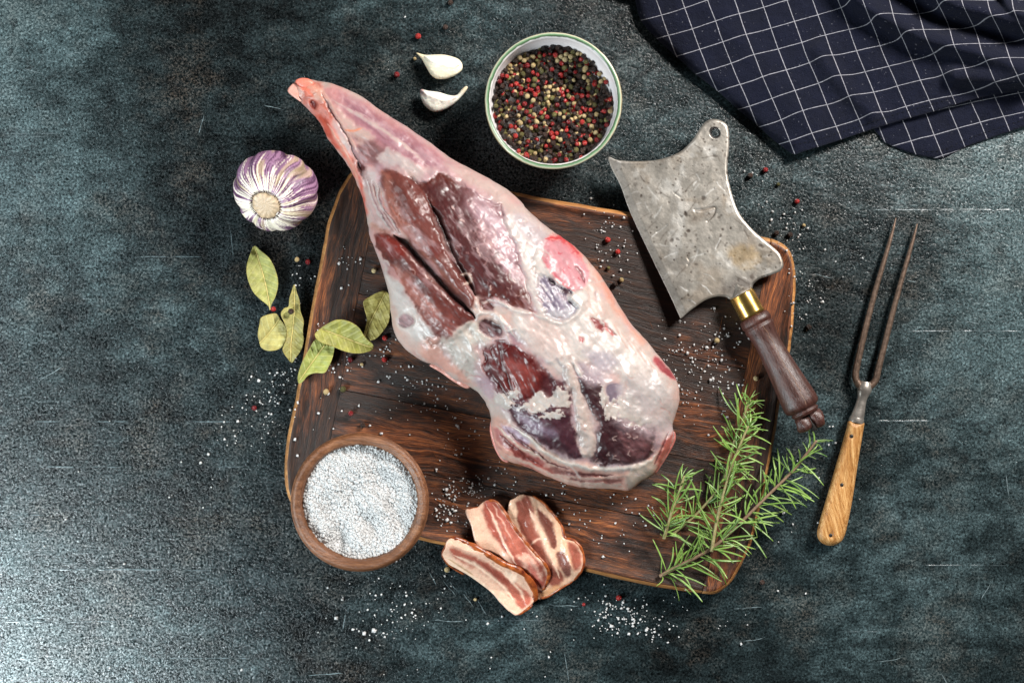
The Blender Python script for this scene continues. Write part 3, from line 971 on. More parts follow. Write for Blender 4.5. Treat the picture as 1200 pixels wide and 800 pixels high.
    R([(692, 372), (700, 374), (708, 384), (706, 390), (698, 384)], (140, 32, 36), 1.5, 3, 6, -2, .9)
    R([(706, 376), (716, 384), (724, 393), (714, 391)], (170, 54, 54), 1.8, 3, 6, -1, .8)
    R([(679, 394), (684, 396), (684, 401), (680, 400)], (160, 50, 50), 1.5, 1, 5, -1, .9)
    for k in range(9):
        L([(712 + 5 * k, 372 + 5 * k), (724 + 5 * k, 392 + 4 * k), (732 + 5 * k, 406 + 4 * k)], 1.0, [(250, 240, 232), (222, 176, 160)][k % 2], .7, .6, 2)
    # --- muscle D, deep red
    D = [(566, 412), (580, 402), (590, 398), (612, 410), (634, 426), (648, 448), (645, 461), (632, 459), (616, 472), (600, 469), (581, 456), (568, 436)]
    halo(D, (150, 112, 116), 1.2)
    R(D, (98, 36, 36), 2, 4, 10, -1.2, 1, (62, 22, 3, .36, .9), dome=4, lip=.8)
    R([(590, 420), (612, 424), (632, 440), (622, 456), (604, 462), (592, 446)], (146, 72, 66), 6, 6, 10, .5, .7, (66, 10, 2.4, .4, 1.0))
    R([(636, 440), (650, 448), (646, 462), (636, 460)], (76, 34, 36), 4, 3, 8, -3, .85)
    L([(584, 402), (588, 424), (596, 446), (604, 468)], 2.4, (74, 28, 30), -2.4, .8, 2)
    L([(565, 410), (574, 436), (590, 456), (602, 470)], 2.4, (78, 36, 38), -2.4, .75, 2)
    R([(554, 440), (572, 440), (582, 462), (574, 470), (562, 458)], (176, 150, 158), 5, 4, 10, -1, .8)
    # --- muscle E, purple lower left
    E_ = [(590, 470), (612, 470), (634, 476), (648, 470), (648, 456), (656, 448), (664, 446), (670, 462), (672, 492), (678, 520), (684, 537), (660, 532), (640, 522), (616, 506), (600, 490)]
    halo(E_, (140, 112, 122), 1.12)
    R(E_, (82, 50, 58), 2.2, 4, 11, .6, 1, (35, 30, 3.4, .26, .3), dome=7, lip=.4)
    R([(604, 482), (626, 490), (652, 508), (640, 512), (618, 500)], (156, 134, 150), 6, 4, 10, 0, .7, (32, 20, 3, .2, .5))  # pale sheen painted into the muscle colour
    R([(640, 440), (662, 452), (664, 480), (652, 488), (642, 462)], (92, 50, 54), 4, 4, 9, -1, .9)
    # --- muscle F, dark right lower
    F_ = [(680, 445), (699, 446), (708, 466), (716, 486), (732, 494), (760, 502), (766, 517), (762, 532), (750, 541), (715, 546), (693, 536), (700, 520), (702, 500), (688, 472)]
    halo(F_, (134, 108, 116), 1.2)
    R(F_, (70, 41, 45), 2.6, 7, 11, .6, 1, (20, 12, 4, .35, .5), dome=6, lip=.4)
    R([(712, 502), (735, 504), (752, 516), (740, 530), (718, 524)], (66, 42, 46), 6, 9, 9, -1.5, .8)
    R([(726, 500), (758, 508), (762, 526), (748, 536), (730, 520)], (120, 84, 86), 5, 9, 8, 0, .7, (20, 6, 3, .6, 1.2))
    R([(716, 478), (742, 484), (768, 500), (766, 516), (744, 504), (722, 494)], (160, 142, 146), 9, 8, 8, .3, .75, (20, 10, 3, .3, .4))
    R([(710, 451), (728, 451), (727, 472), (713, 471)], (128, 114, 126), 2, 2.5, 8, -2, 1)
    R([(686, 414), (706, 410), (726, 420), (722, 428), (700, 430)], (196, 184, 192), 6, 5, 12, 0, .8)
    R([(676, 424), (700, 430), (712, 442), (700, 450), (684, 446)], (176, 160, 166), 6, 5, 10, 0, .7)
    # white fat column between E and F, plus torn white curds
    R([(658, 432), (668, 428), (677, 446), (684, 474), (692, 500), (697, 524), (688, 536), (681, 526), (677, 496), (669, 462)], (214, 196, 188), 3, 4, 12, 2.5, 1, (70, 24, 5, .12, .8), dome=3)
    R([(671, 424), (678, 430), (683, 440), (678, 440)], WHITE, 1.5, 1.5, 6, 3, .9)
    for (cx, cy, a, b) in ((657, 467, 11, 10), (632, 470, 10, 8), (620, 477, 9, 5), (646, 486, 12, 5), (718, 480, 7, 8), (736, 470, 12, 7), (738, 485, 13, 8), (751, 492, 10, 5),
                           (707, 468, 3, 10), (711, 482, 4, 6), (590, 470, 12, 6), (602, 462, 6, 4)):
        a *= 1.2; b *= 1.2
        R([(cx - a, cy), (cx - .4 * a, cy - b), (cx + .5 * a, cy - .9 * b), (cx + a, cy + .1 * b), (cx + .3 * a, cy + b), (cx - .5 * a, cy + .8 * b)], (222, 210, 202), 1.4, 6, 6, 1.2, .9)
    R([(728, 444), (760, 440), (790, 462), (792, 480), (780, 500), (762, 500), (740, 486), (730, 470)], (198, 188, 186), 7, 6, 12, 1, .75, (60, 16, 5, .16, .8))
    for k in range(9):
        cx = RNG.uniform(690, 770); cy = RNG.uniform(500, 540)
        L([(cx, cy), (cx + RNG.uniform(-6, 6), cy + RNG.uniform(2, 6)), (cx + RNG.uniform(-8, 8), cy + RNG.uniform(4, 9))], 0.9, (190, 164, 158), .7, .6, 3, 5)
    # --- lower cut rim: pink, white line, brown meat
    R([(575, 488), (600, 496), (640, 528), (690, 546), (740, 552), (770, 530), (792, 512), (770, 556), (738, 578), (690, 576), (640, 561), (584, 540)], (216, 172, 158), 4, 4, 12, 1, .95, (28, 30, 4, .18, 1.4))
    R([(578, 500), (600, 508), (630, 532), (640, 548), (606, 540), (584, 526)], (168, 110, 108), 4, 5, 10, -1, .9, (36, 20, 3, .35, 1.4))
    R([(588, 498), (604, 502), (622, 516), (612, 520), (596, 510)], (170, 150, 166), 3, 3, 8, 0, .9)
    R([(640, 548), (690, 553), (730, 560), (720, 568), (690, 568), (660, 563)], (136, 88, 84), 4, 5, 10, -2, .9, (12, 20, 3, .4, 1.2))
    R([(600, 524), (640, 546), (645, 556), (612, 543)], (160, 74, 66), 3, 5, 8, 0, .8, (30, 14, 3, .35, 1.2))
    for pts, cc, hh in (([(580, 498), (594, 510), (610, 524), (634, 536), (656, 548)], (238, 214, 198), 2.2), ([(584, 508), (598, 520), (614, 532), (636, 545)], (120, 58, 54), -2.6),
                        ([(590, 500), (606, 514), (626, 528), (646, 542), (672, 551)], (112, 62, 62), -2.4), ([(578, 512), (590, 526), (606, 537)], (226, 176, 160), 1.8), ([(648, 556), (680, 561), (712, 560), (736, 556)], (206, 176, 164), 1.6),
                        ([(660, 552), (690, 557), (720, 556)], (104, 60, 58), -2.0), ([(676, 566), (706, 568), (730, 569)], (230, 206, 192), 1.2)):
        L(pts, 1.7, cc, hh, .9, 2.5, 8)
    L([(598, 498), (620, 514), (646, 534), (680, 546), (716, 550), (750, 546), (772, 530)], 2.6, (246, 236, 226), 2.6, .9, 2)
    L([(590, 532), (612, 540), (640, 553), (666, 564), (700, 570), (737, 572)], 1.8, (240, 214, 200), 1.0, .8, 2)
    R([(740, 548), (760, 540), (770, 548), (752, 562), (738, 572), (734, 560)], (224, 210, 196), 4, 3, 8, 1, .8)
    # --- red flaps on the right rim
    R([(765, 422), (772, 418), (790, 440), (792, 446), (780, 440)], (156, 66, 74), 2.5, 2, 7, -1.5, .95, (45, 10, 2.5, .3, .6))
    R([(790, 506), (786, 524), (777, 541), (767, 556), (770, 536), (780, 514)], (176, 100, 92), 3, 3, 7, 2, .95, (110, 12, 3, .25, .8))
    L([(784, 506), (774, 528), (766, 546)], 1.6, (96, 40, 42), -3, .8, 1)
    # wet thin fascia: short bright threads everywhere
    for k in range(90):
        cx = RNG.uniform(440, 785); cy = RNG.uniform(200, 560)
        if cy > 440 and p.c[np.argmin(np.abs(x - cx) + np.abs(y - cy))].mean() < .3: continue
        a = math.radians(RNG.normal(55, 40)); l = RNG.uniform(4, 14)
        L([(cx, cy), (cx + .5 * l * math.cos(a) + RNG.uniform(-2, 2), cy + .5 * l * math.sin(a)), (cx + l * math.cos(a), cy + l * math.sin(a))], RNG.uniform(.5, .8),
          (226, 198, 190), .4, RNG.uniform(.15, .4), 3, 6)
    # creases in the fat, curled threads on the big muscle
    for k in range(150):
        cx = RNG.uniform(445, 785); cy = RNG.uniform(215, 560); a = math.radians(RNG.normal(52, 28)); l = RNG.uniform(6, 22); b = RNG.uniform(-3, 3)
        if p.c[np.argmin(np.abs(x - cx) + np.abs(y - cy))].mean() < .36: continue
        pts = [(cx, cy), (cx + .5 * l * math.cos(a) + b, cy + .5 * l * math.sin(a) - b), (cx + l * math.cos(a), cy + l * math.sin(a))]
        L(pts, RNG.uniform(.9, 1.8), (170, 122, 116) if k % 3 else (150, 128, 138), -1.5, RNG.uniform(.25, .6), 2.5, 7)
        L([(q[0] + 1.8, q[1] - 1.4) for q in pts], 1.1, (246, 236, 228), .9, .45, 2.5, 7)  # highlight painted beside each crease, its recess painted dark
    for k in range(30):
        cx = RNG.uniform(535, 612); cy = RNG.uniform(232, 350)
        if sdf(np.array([[cx, cy]]), np.array(A, float))[0][0] < 3: continue
        a = RNG.uniform(0, 6.28); l = RNG.uniform(4, 10)
        L([(cx, cy), (cx + l * .5 * math.cos(a), cy + l * .5 * math.sin(a)), (cx + l * math.cos(a + 1.1), cy + l * math.sin(a + 1.1))], .8, (186, 146, 144), .4, .4, 3, 5)
    # stretched strands and wrinkles of fascia
    st = (1 - np.abs(p.streak(52, 34, 7, 58, 3))) ** 4
    wrk = (1 - np.abs(fbm(x / 13 + .15 * y / 13, y / 13, 3, 59))) ** 7
    fatm = sstep(.22, .5, p.c.mean(1))
    p.h += fatm * (0.8 * st + 0.35 * wrk - 0.4)
    p.c *= (1 + fatm * (.12 * st + .04 * wrk - .06))[:, None]
    pit = sstep(.40, .6, fbm(x / 11 + 3, y / 15, 3, 60)) * fatm
    p.h -= 1.2 * pit
    p.c = p.c * (1 - .16 * pit[:, None]) + lin((164, 112, 108)) * .16 * pit[:, None]
    # a milky film where fascia thins over the muscles
    haze = sstep(.08, .5, p.streak(48, 26, 8, 61, 4)) * (1 - fatm) * (.26 * sstep(420, 380, y) + .08)
    p.c = p.c * (1 - haze[:, None]) + lin((198, 170, 172)) * haze[:, None]
    p.h += 0.10 * fbm(x / 4.0, y / 4.0, 3, 55) + 0.05 * fbm(x / 1.9, y / 1.9, 2, 56)
    p.c *= (1 + 0.04 * fbm(x / 3.0, y / 3.0, 3, 57))[:, None]
    Eg = np.concatenate([F[:, [0, 1]], F[:, [1, 2]], F[:, [2, 3]], F[:, [3, 0]]])
    deg = np.bincount(Eg[:, 0], minlength=len(V)) + np.bincount(Eg[:, 1], minlength=len(V))
    keep = p.h.copy()
    for it in range(7):                       # wet surfaces are smooth at the finest scale
        p.h = .5 * p.h + .5 * (np.bincount(Eg[:, 0], p.h[Eg[:, 1]], len(V)) + np.bincount(Eg[:, 1], p.h[Eg[:, 0]], len(V))) / deg
        if it == 2: mid_h = p.h.copy()
    p.h = fatm * p.h + (1 - fatm) * mid_h
    edge = np.clip(sd / 7.0, 0, 1)
    zmid = 0.040
    ztop = zmid + 0.60 * hp * PX + p.h * edge * PX * 0.85
    zbot = np.maximum(zmid - 0.34 * hp * PX, 0.0212)
    ztop = np.maximum(ztop, zbot + 0.0004)
    ztop[bv] = zmid + 0.0
    verts, faces, src = solid(V, F, be, bv, ztop, zbot, True)
    lum = p.c.mean(1, keepdims=True)
    p.c = p.c * np.clip((lum / 0.62) ** 0.10, 0.75, 1.0) * (0.86 - 0.36 * sstep(.20, .66, lum))
    lum = p.c.mean(1, keepdims=True); p.c = p.c * (1 - .24 * sstep(.26, .10, lum)); p.c = np.maximum(lum + (p.c - lum) * 1.12, 0.003)
    cols = np.clip(p.c, 0.004, 0.9)[src]
    root = thing('lamb_leg', P(585, 350, 0.0212), 'raw leg of lamb with white fat and dark red muscle on the cutting board', 'meat')
    mesh_obj('meat', verts, faces, M_MEAT, root, cols=cols)
    global LEG_TOP
    LEG_TOP = (V, ztop)
    return root


leg_root = build_leg()


def lump(name, outline, zc, hscale, cols, mat, parent, step=0.7, rough_px=0.5, seed=0, sub=4, flatbot=None, painter=None, label=None):
    """a small pillow-shaped piece of flesh, bone or clove."""
    poly = smooth_poly(outline, sub)
    V, F, be, bv, sd = grid_fill(poly, step)
    hp = inflate(poly, V, sd)
    e = np.clip(sd / 2.5, 0, 1)
    n = fbm(V[:, 0] / 5, V[:, 1] / 5, 3, seed)
    zt = zc + hscale * hp * PX + rough_px * n * e * PX
    zb = zc - hscale * hp * PX * 0.8
    if flatbot is not None: zb = np.maximum(zb, flatbot)
    zt[bv] = zc
    c = np.tile(lin(cols), (len(V), 1)) * (1 + 0.18 * n)[:, None]
    if painter:
        pt = Painter(V, cols, seed); painter(pt, V, sd, hp); c = pt.c; zt = zt + pt.h * e * PX
    verts, faces, src = solid(V, F, be, bv, zt, zb, True)
    o = mesh_obj(name, verts, faces, mat, parent, cols=np.clip(c, .003, .92)[src])
    if label: o['label'] = label
    return o


lump('shank_bone', [(337, 107), (343, 98), (349, 99), (353, 106), (350, 113), (354, 120), (347, 116)], 0.045, 0.40, (206, 150, 136), M_MEAT, leg_root, seed=5, label='pale gristle end of the shank')
lump('knuckle', [(346, 95), (353, 91.5), (362, 92.5), (368, 98), (362, 103), (352, 102)], 0.047, 0.6, (216, 122, 104), M_MEAT, leg_root, seed=6)
lump('fat_flap', [(576, 492), (582, 500), (588, 512), (590, 528), (597, 541), (588, 539), (579, 524), (574, 505)], 0.034, 0.5, (186, 122, 112), M_MEAT, leg_root, seed=8, rough_px=1.2)
lump('fat_flap', [(790, 505), (792, 514), (786, 528), (776, 544), (768, 555), (768, 546), (776, 528), (783, 512)], 0.036, 0.5, (160, 96, 88), M_MEAT, leg_root, seed=9, rough_px=1.0)
lump('fat_flap', [(513, 426), (524, 434), (540, 444), (552, 451), (546, 455), (530, 446), (516, 436), (503, 428)], 0.035, 0.5, (196, 140, 128), M_MEAT, leg_root, seed=10, rough_px=1.2)

# ------------------------------------------------------------------ bowls
def pepper_bowl():
    c = P(648.5, 118, 0.055)
    ro = 80.5 * PX * (CAM_H - 0.055) / CAM_H
    root = thing('pepper_bowl', (c.x, c.y, 0), 'white glazed ceramic bowl with green painted rim holding peppercorns', 'bowl')
    out = [(0, 0.0012), (0.026, 0.0012), (0.0275, 0.0), (0.030, 0.0), (0.031, 0.003), (0.039, 0.013), (0.047, 0.028), (0.0515, 0.042), (ro - 0.0008, 0.0515)]
    inn = [(ro - 0.0042, 0.0515), (0.0492, 0.040), (0.046, 0.030), (0.038, 0.016), (0.025, 0.008), (0, 0.006)]
    rim = [(ro - 0.0008, 0.0515), (ro, 0.0535), (ro - 0.0003, 0.0548), (ro - 0.0015, 0.0556), (ro - 0.0030, 0.0552), (ro - 0.0042, 0.0530), (ro - 0.0042, 0.0515)]
    v, f = lathe_data(out, c, 96, 0.004, 1)
    mesh_obj('outer_wall', v, f, M_CERAMIC, root)
    v, f = lathe_data(inn, c, 96, 0.004, 1)
    mesh_obj('inner_wall', v, f, M_CERAMIC, root)
    k = NT('green_rim_glaze', 0.22, 0.5)
    co = k.coord()
    sep = k.t.nodes.new('ShaderNodeSeparateXYZ'); k.t.links.new(co, sep.inputs[0])
    rad = k.n('VectorMath', out=1, props={'operation': 'LENGTH'}, i0=k.n('CombineXYZ', X=sep.outputs[0], Y=sep.outputs[1]))
    rr = k.math('ADD', rad, k.math('MULTIPLY', k.math('SUBTRACT', k.noise(co, 130, 4, .6), 0.5), 0.0016))
    t = k.n('MapRange', i0=rr, i1=ro - 0.0044, i2=ro + 0.0003)
    k.set(Base_Color=k.ramp(t, [(0.12, lin4(222, 218, 216)), (0.26, lin4(60, 80, 56)), (0.42, lin4(82, 112, 78)), (0.60, lin4(126, 150, 122)), (0.74, lin4(190, 184, 160)), (0.92, lin4(112, 100, 72))]))
    v, f = lathe_data(rim, c, 96, 0.004, 1)
    mesh_obj('green_rim', v, f, k.m, root)
    return c


def salt_bowl():
    zr = 0.066
    c = P(421, 589, zr)
    ro = 80.5 * PX * (CAM_H - zr) / CAM_H
    root = thing('salt_bowl', (c.x, c.y, BZ + 0.0015), 'round turned brown wooden bowl filled with coarse salt', 'bowl')
    z0 = BZ + 0.0018
    prof = [(0, z0 + .001), (0.020, z0 + .001), (0.0215, z0), (0.0235, z0), (0.0255, z0 + 0.003), (0.036, 0.034), (0.046, 0.046), (ro - 0.0018, 0.057), (ro - 0.0003, 0.0615), (ro - 0.0008, 0.0648),
            (ro - 0.0028, zr), (ro - 0.0048, zr - 0.0003), (ro - 0.0058, zr - 0.0012), (ro - 0.0066, zr - 0.0012), (ro - 0.0078, zr - 0.0030), (ro - 0.0086, zr - 0.008),
            (0.040, 0.044), (0.028, 0.033), (0, 0.030)]
    v, f = lathe_data(prof, c, 96)
    mesh_obj('bowl_body', v, f, M_BOWLWOOD, root)
    v, f = lathe_data([(ro - 0.0004, 0.0595), (ro + 0.0006, 0.0605), (ro + 0.0006, 0.0618), (ro - 0.0004, 0.0628)], c, 96)
    mesh_obj('rim_bead', v, f, M_BOWLWOOD, root)
    return c, ro - 0.0084


PB = pepper_bowl()
SB, SR = salt_bowl()


# ------------------------------------------------------------------ salt
CRY = np.array([(-1, -1, -1), (1, -1, -1), (1, 1, -1), (-1, 1, -1), (-1, -1, 1), (1, -1, 1), (1, 1, 1), (-1, 1, 1)], float) * 0.5
CRYF = np.array([(0, 3, 2, 1), (4, 5, 6, 7), (0, 1, 5, 4), (1, 2, 6, 5), (2, 3, 7, 6), (3, 0, 4, 7)])


def rot_batch(n):
    q = RNG.normal(size=(n, 4)); q /= np.linalg.norm(q, axis=1)[:, None]
    w, x, y, z = q.T
    return np.stack([np.stack([1 - 2 * (y * y + z * z), 2 * (x * y - z * w), 2 * (x * z + y * w)], 1),
                     np.stack([2 * (x * y + z * w), 1 - 2 * (x * x + z * z), 2 * (y * z - x * w)], 1),
                     np.stack([2 * (x * z - y * w), 2 * (y * z + x * w), 1 - 2 * (x * x + y * y)], 1)], 1)


def crystals(name, centers, sizes, kind_label, cat, parent=None):
    n = len(centers)
    base = CRY[None] * (1 + RNG.uniform(-.35, .35, (n, 8, 3)))
    base = base * (sizes[:, None, None] * RNG.uniform(.7, 1.25, (n, 1, 3)))
    v = np.einsum('nij,nkj->nki', rot_batch(n), base) + centers[:, None, :]
    f = (CRYF[None] + 8 * np.arange(n)[:, None, None]).reshape(-1, 4)
    o = mesh_obj(name, v.reshape(-1, 3), f, M_SALT, parent, smooth=False)
    return tag(o, kind_label, cat, kind='stuff')


def salt_height(x, y):
    """surface of the heap in the bowl (metres from bowl centre)."""
    r = np.sqrt(x * x + y * y)
    z = 0.0575 + 0.0035 * (1 - (r / SR) ** 2) + 0.0030 * fbm(x * 75 + 3, y * 75 + 8, 3, 21)
    px = x / PX; py = -y / PX
    for (cx, cy, w, d, rx) in ((40, 12, 9, .0028, 20), (12, 26, 9, .0045, 12), (-20, 28, 9, .0040, 14), (-8, -2, 10, .0040, 16), (20, -20, 11, .0040, 16), (-24, 44, 8, .003, 10), (44, 26, 8, .002, 9), (-30, 8, 8, .002, 12)):
        z = z - 1.9 * d * np.exp(-((px - cx) / (1.5 * w)) ** 2 - ((py - cy) / (1.2 * rx)) ** 2)
    return z


def bowl_salt():
    n = 15000
    r = SR * np.sqrt(RNG.random(n)) * 0.992; a = RNG.uniform(0, 2 * math.pi, n)
    x = r * np.cos(a); y = r * np.sin(a)
    s = np.clip(RNG.lognormal(math.log(0.00088), .36, n), .0005, .0022)
    c = np.stack([SB.x + x, SB.y + y, salt_height(x, y) + RNG.uniform(-0.0004, 0.0005, n)], 1)
    grains = crystals('coarse_salt', c, s, 'coarse white salt heaped inside the wooden bowl', 'salt')
    # the packed salt underneath
    m = 60; rr = np.linspace(0, SR * 0.998, 26); V = []; F = []
    for i, q in enumerate(rr):
        for k in range(m):
            t = 2 * math.pi * k / m
            V.append((q * math.cos(t), q * math.sin(t)))
    V = np.array(V)
    for i in range(len(rr) - 1):
        for k in range(m):
            k2 = (k + 1) % m
            F.append((i * m + k, (i + 1) * m + k, (i + 1) * m + k2, i * m + k2))
    W = np.stack([SB.x + V[:, 0], SB.y + V[:, 1], salt_height(V[:, 0], V[:, 1]) - 0.0002], 1)
    mk = NT('packed_salt', 0.6); mk.set(Base_Color=(0.72, 0.715, 0.71, 1))
    o = mesh_obj('packed_salt', W, F, mk.m, None)
    o.parent = grains
    tag(o, kind='stuff')


bowl_salt()

SALT = [(708, 262, 20, 20, 26), (716, 290, 18, 24, 28), (735, 300, 22, 30, 18), (700, 300, 10, 25, 10), (838, 396, 38, 26, 60), (822, 420, 30, 26, 56), (850, 440, 28, 24, 30), (800, 410, 26, 30, 24), (832, 452, 26, 18, 34),
        (800, 460, 14, 34, 22), (830, 480, 22, 22, 12), (772, 400, 22, 26, 12), (532, 582, 14, 12, 38), (514, 590, 10, 14, 24), (525, 604, 12, 12, 26), (548, 572, 16, 10, 34), (570, 572, 18, 12, 26), (585, 562, 26, 12, 14),
        (540, 590, 30, 24, 22), (505, 560, 22, 20, 10), (690, 600, 50, 30, 40), (655, 580, 30, 26, 22), (740, 610, 34, 34, 22), (715, 640, 30, 20, 10),
        (716, 712, 22, 12, 42), (738, 728, 30, 14, 70), (765, 742, 22, 12, 30), (705, 730, 16, 14, 22), (735, 715, 50, 24, 24), (780, 722, 34, 30, 12), (700, 690, 24, 16, 6),
        (462, 722, 30, 22, 46), (445, 745, 18, 16, 22), (490, 700, 40, 30, 22), (430, 690, 30, 26, 14), (520, 690, 30, 22, 12), (480, 650, 26, 14, 16), (560, 730, 60, 30, 12), (650, 705, 40, 26, 14),
        (334, 440, 16, 12, 30), (322, 462, 22, 22, 40), (300, 478, 36, 20, 24), (282, 500, 40, 26, 16), (318, 510, 30, 26, 16), (250, 560, 60, 60, 12), (340, 345, 12, 16, 6), (352, 330, 20, 16, 10),
        (408, 304, 16, 14, 18), (420, 350, 20, 40, 14), (378, 378, 18, 14, 12), (392, 432, 18, 12, 18), (420, 425, 16, 10, 10), (455, 410, 14, 12, 14), (462, 432, 26, 14, 22), (500, 448, 24, 10, 24), (480, 466, 40, 16, 22), (520, 478, 44, 16, 28),
        (540, 500, 34, 20, 16), (450, 490, 50, 22, 12), (400, 470, 40, 20, 8), (540, 520, 30, 26, 14), (575, 545, 26, 14, 12), (450, 520, 60, 24, 10), (880, 208, 20, 14, 6), (925, 262, 26, 22, 18), (936, 290, 16, 26, 18), (930, 322, 14, 16, 12),
        (948, 345, 18, 14, 24), (940, 372, 18, 12, 10), (970, 300, 30, 30, 8), (900, 240, 24, 22, 8), (955, 470, 40, 60, 8), (930, 600, 40, 60, 10), (1010, 580, 40, 70, 6), (870, 720, 60, 40, 14), (910, 240, 60, 60, 8),
        (345, 415, 12, 10, 8), (140, 620, 90, 120, 10), (180, 480, 60, 60, 6), (450, 90, 40, 60, 6), (690, 230, 10, 6, 4), (400, 720, 70, 50, 14), (550, 650, 20, 30, 6), (600, 780, 200, 20, 10)]


def scatter_salt():
    T = []; B = []
    for (cx, cy, rx, ry, n) in SALT:
        for _ in range(int(n * 0.8)):
            x = random.gauss(cx, rx * 0.62); y = random.gauss(cy, ry * 0.62)
            T.append((x, y))
    A = np.array(T); inb = sdf(A, BOARD)[0] > 1
    free = sdf(A, LEG)[0] < 3
    T = A[~inb]; B = A[inb & free]
    for name, lst, lab in (('scattered_salt', B, 'coarse white salt crystals sprinkled over the dark cutting board'),
                           ('spilled_salt', T, 'coarse white salt crystals spilled on the dark table around the board')):
        V = lst
        s = np.clip(RNG.lognormal(math.log(0.00078), 0.42, len(V)), 0.0004, 0.0023)
        sd = sdf(V, BOARD)[0]
        z = np.where(sd > 0, np.where(sd < 15, BZ + 0.0012, BZ + 0.0002), 0.0004) + s * 0.42
        crystals(name, unproject(V, z), s, lab, 'salt')


scatter_salt()


# ------------------------------------------------------------------ peppercorns
def corn_mesh(kind, seed):
    bm = bmesh.new()
    bmesh.ops.create_icosphere(bm, subdivisions=3 if kind in ('black', 'green') else 2, radius=1.0)
    rs = np.random.default_rng(seed)
    ph = rs.uniform(0, 6.28, 9)
    for v in bm.verts:
        d = v.co.normalized()
        if kind in ('black', 'green'):
            w = abs(math.sin(4.2 * d.x + ph[0] + 1.6 * math.sin(3 * d.y + ph[1]))) * abs(math.sin(4.6 * d.z + ph[2] + 1.6 * math.sin(3.3 * d.x + ph[3])))
            r = 0.90 + 0.20 * w + 0.05 * math.sin(2 * d.y + ph[4])
        elif kind == 'red':
            r = 1.0 + 0.05 * math.sin(3 * d.x + ph[0]) + 0.05 * math.sin(3 * d.y + ph[1])
            a = d.angle(Vector((math.sin(ph[2]) * .5, math.cos(ph[2]) * .5, .8)).normalized())
            if seed % 3 == 0: r -= 0.55 * max(0, 1 - a / 0.62)
            else: r -= 0.14 * max(0, 1 - a / 0.3)
        else:
            r = 1.0 + 0.05 * math.sin(2 * d.x + ph[0]) + 0.03 * math.sin(5 * d.z + ph[1])
        v.co = d * r
    for f in bm.faces: f.smooth = True
    me = bpy.data.meshes.new('peppercorn')
    bm.to_mesh(me); bm.free()
    me.materials.append(CORN[kind])
    return me


CM = {k: [corn_mesh(k, 3 * i + j) for j, i in enumerate(range(1, 6))] for k in CORN}


def add_corn(kind, loc, r, label, group=None, i=None):
    o = bpy.data.objects.new('peppercorn', CM[kind][random.randrange(5) if i is None else i])
    o.location = loc
    o.rotation_euler = (random.uniform(0, 6.28), random.uniform(0, 6.28), random.uniform(0, 6.28)) if kind != 'red' else (random.uniform(-.7, .7), random.uniform(-.7, .7), random.uniform(0, 6.28))
    o.scale = (r, r, r * random.uniform(.9, 1.0))
    COL.objects.link(o)
    return tag(o, label, 'peppercorn', group)


def heap(x, y):
    px = x / PX; py = -y / PX
    return 0.0365 + 0.003 * float(vnoise(np.array(x * 60 + 5), np.array(y * 60), 4)) - 0.0055 * math.exp(-((px - 22) / 26) ** 2 - ((py + 26) / 22) ** 2) - 0.0035 * math.exp(-((px - 6) / 20) ** 2 - ((py - 4) / 14) ** 2) + 0.001 * (-px + py) / 60


LAB = {'red': 'shiny red peppercorn', 'black': 'black wrinkled peppercorn', 'tan': 'cream coloured peppercorn', 'green': 'olive green peppercorn'}


def pepper_fill():
    RF = 0.0485
    pts = []
    r0 = 0.0023
    tries = 0
    while len(pts) < 300 and tries < 24000:
        tries += 1
        q = (RF - r0) * math.sqrt(random.random()); a = random.uniform(0, 6.283)
        x, y = q * math.cos(a), q * math.sin(a)
        dmin = 0.0047 if tries < 6000 else 0.0038
        if all((x - u) ** 2 + (y - v) ** 2 > dmin ** 2 for u, v in pts):
            pts.append((x, y))
    for (x, y) in pts:
        k = random.choices(['black', 'red', 'tan', 'green'], [.50, .23, .16, .11])[0]
        r = random.uniform(0.0015, 0.0023)
        add_corn(k, (PB.x + x, PB.y + y, heap(x, y) + random.uniform(-.0003, .0013)), r, LAB[k] + ' in the green-rimmed bowl', LAB[k] + 's in the bowl')
    # the deeper corns of the heap, too many to tell apart
    tmp = []
    for _ in range(700):
        q = (RF - 0.001) * math.sqrt(random.random()); a = random.uniform(0, 6.283)
        x, y = q * math.cos(a), q * math.sin(a)
        tmp.append((x, y, heap(x, y) - random.uniform(0.0016, 0.0042)))
    mats = ['black', 'red', 'tan', 'green']
    src = CM['tan'][0]
    sv = np.zeros(len(src.vertices) * 3); src.vertices.foreach_get('co', sv); sv = sv.reshape(-1, 3)
    sf = np.array([tuple(p.vertices) for p in src.polygons])
    ct = np.array(tmp); nn = len(ct)
    vv = sv[None] * RNG.uniform(.0019, .0025, (nn, 1, 1)) * (1 + RNG.uniform(-.07, .07, (nn, len(sv), 1))) + ct[:, None, :] + np.array([PB.x, PB.y, 0])
    ff = (sf[None] + len(sv) * np.arange(nn)[:, None, None]).reshape(-1, 3)
    o = mesh_obj('peppercorn_heap', vv.reshape(-1, 3), ff, [CORN[m] for m in mats])
    mi = RNG.choice(4, nn, p=[.5, .18, .18, .14])
    o.data.polygons.foreach_set('material_index', np.repeat(mi, len(sf)).astype(np.int32))
    tag(o, 'deeper mixed peppercorns filling the green-rimmed bowl', 'peppercorns', kind='stuff')


pepper_fill()

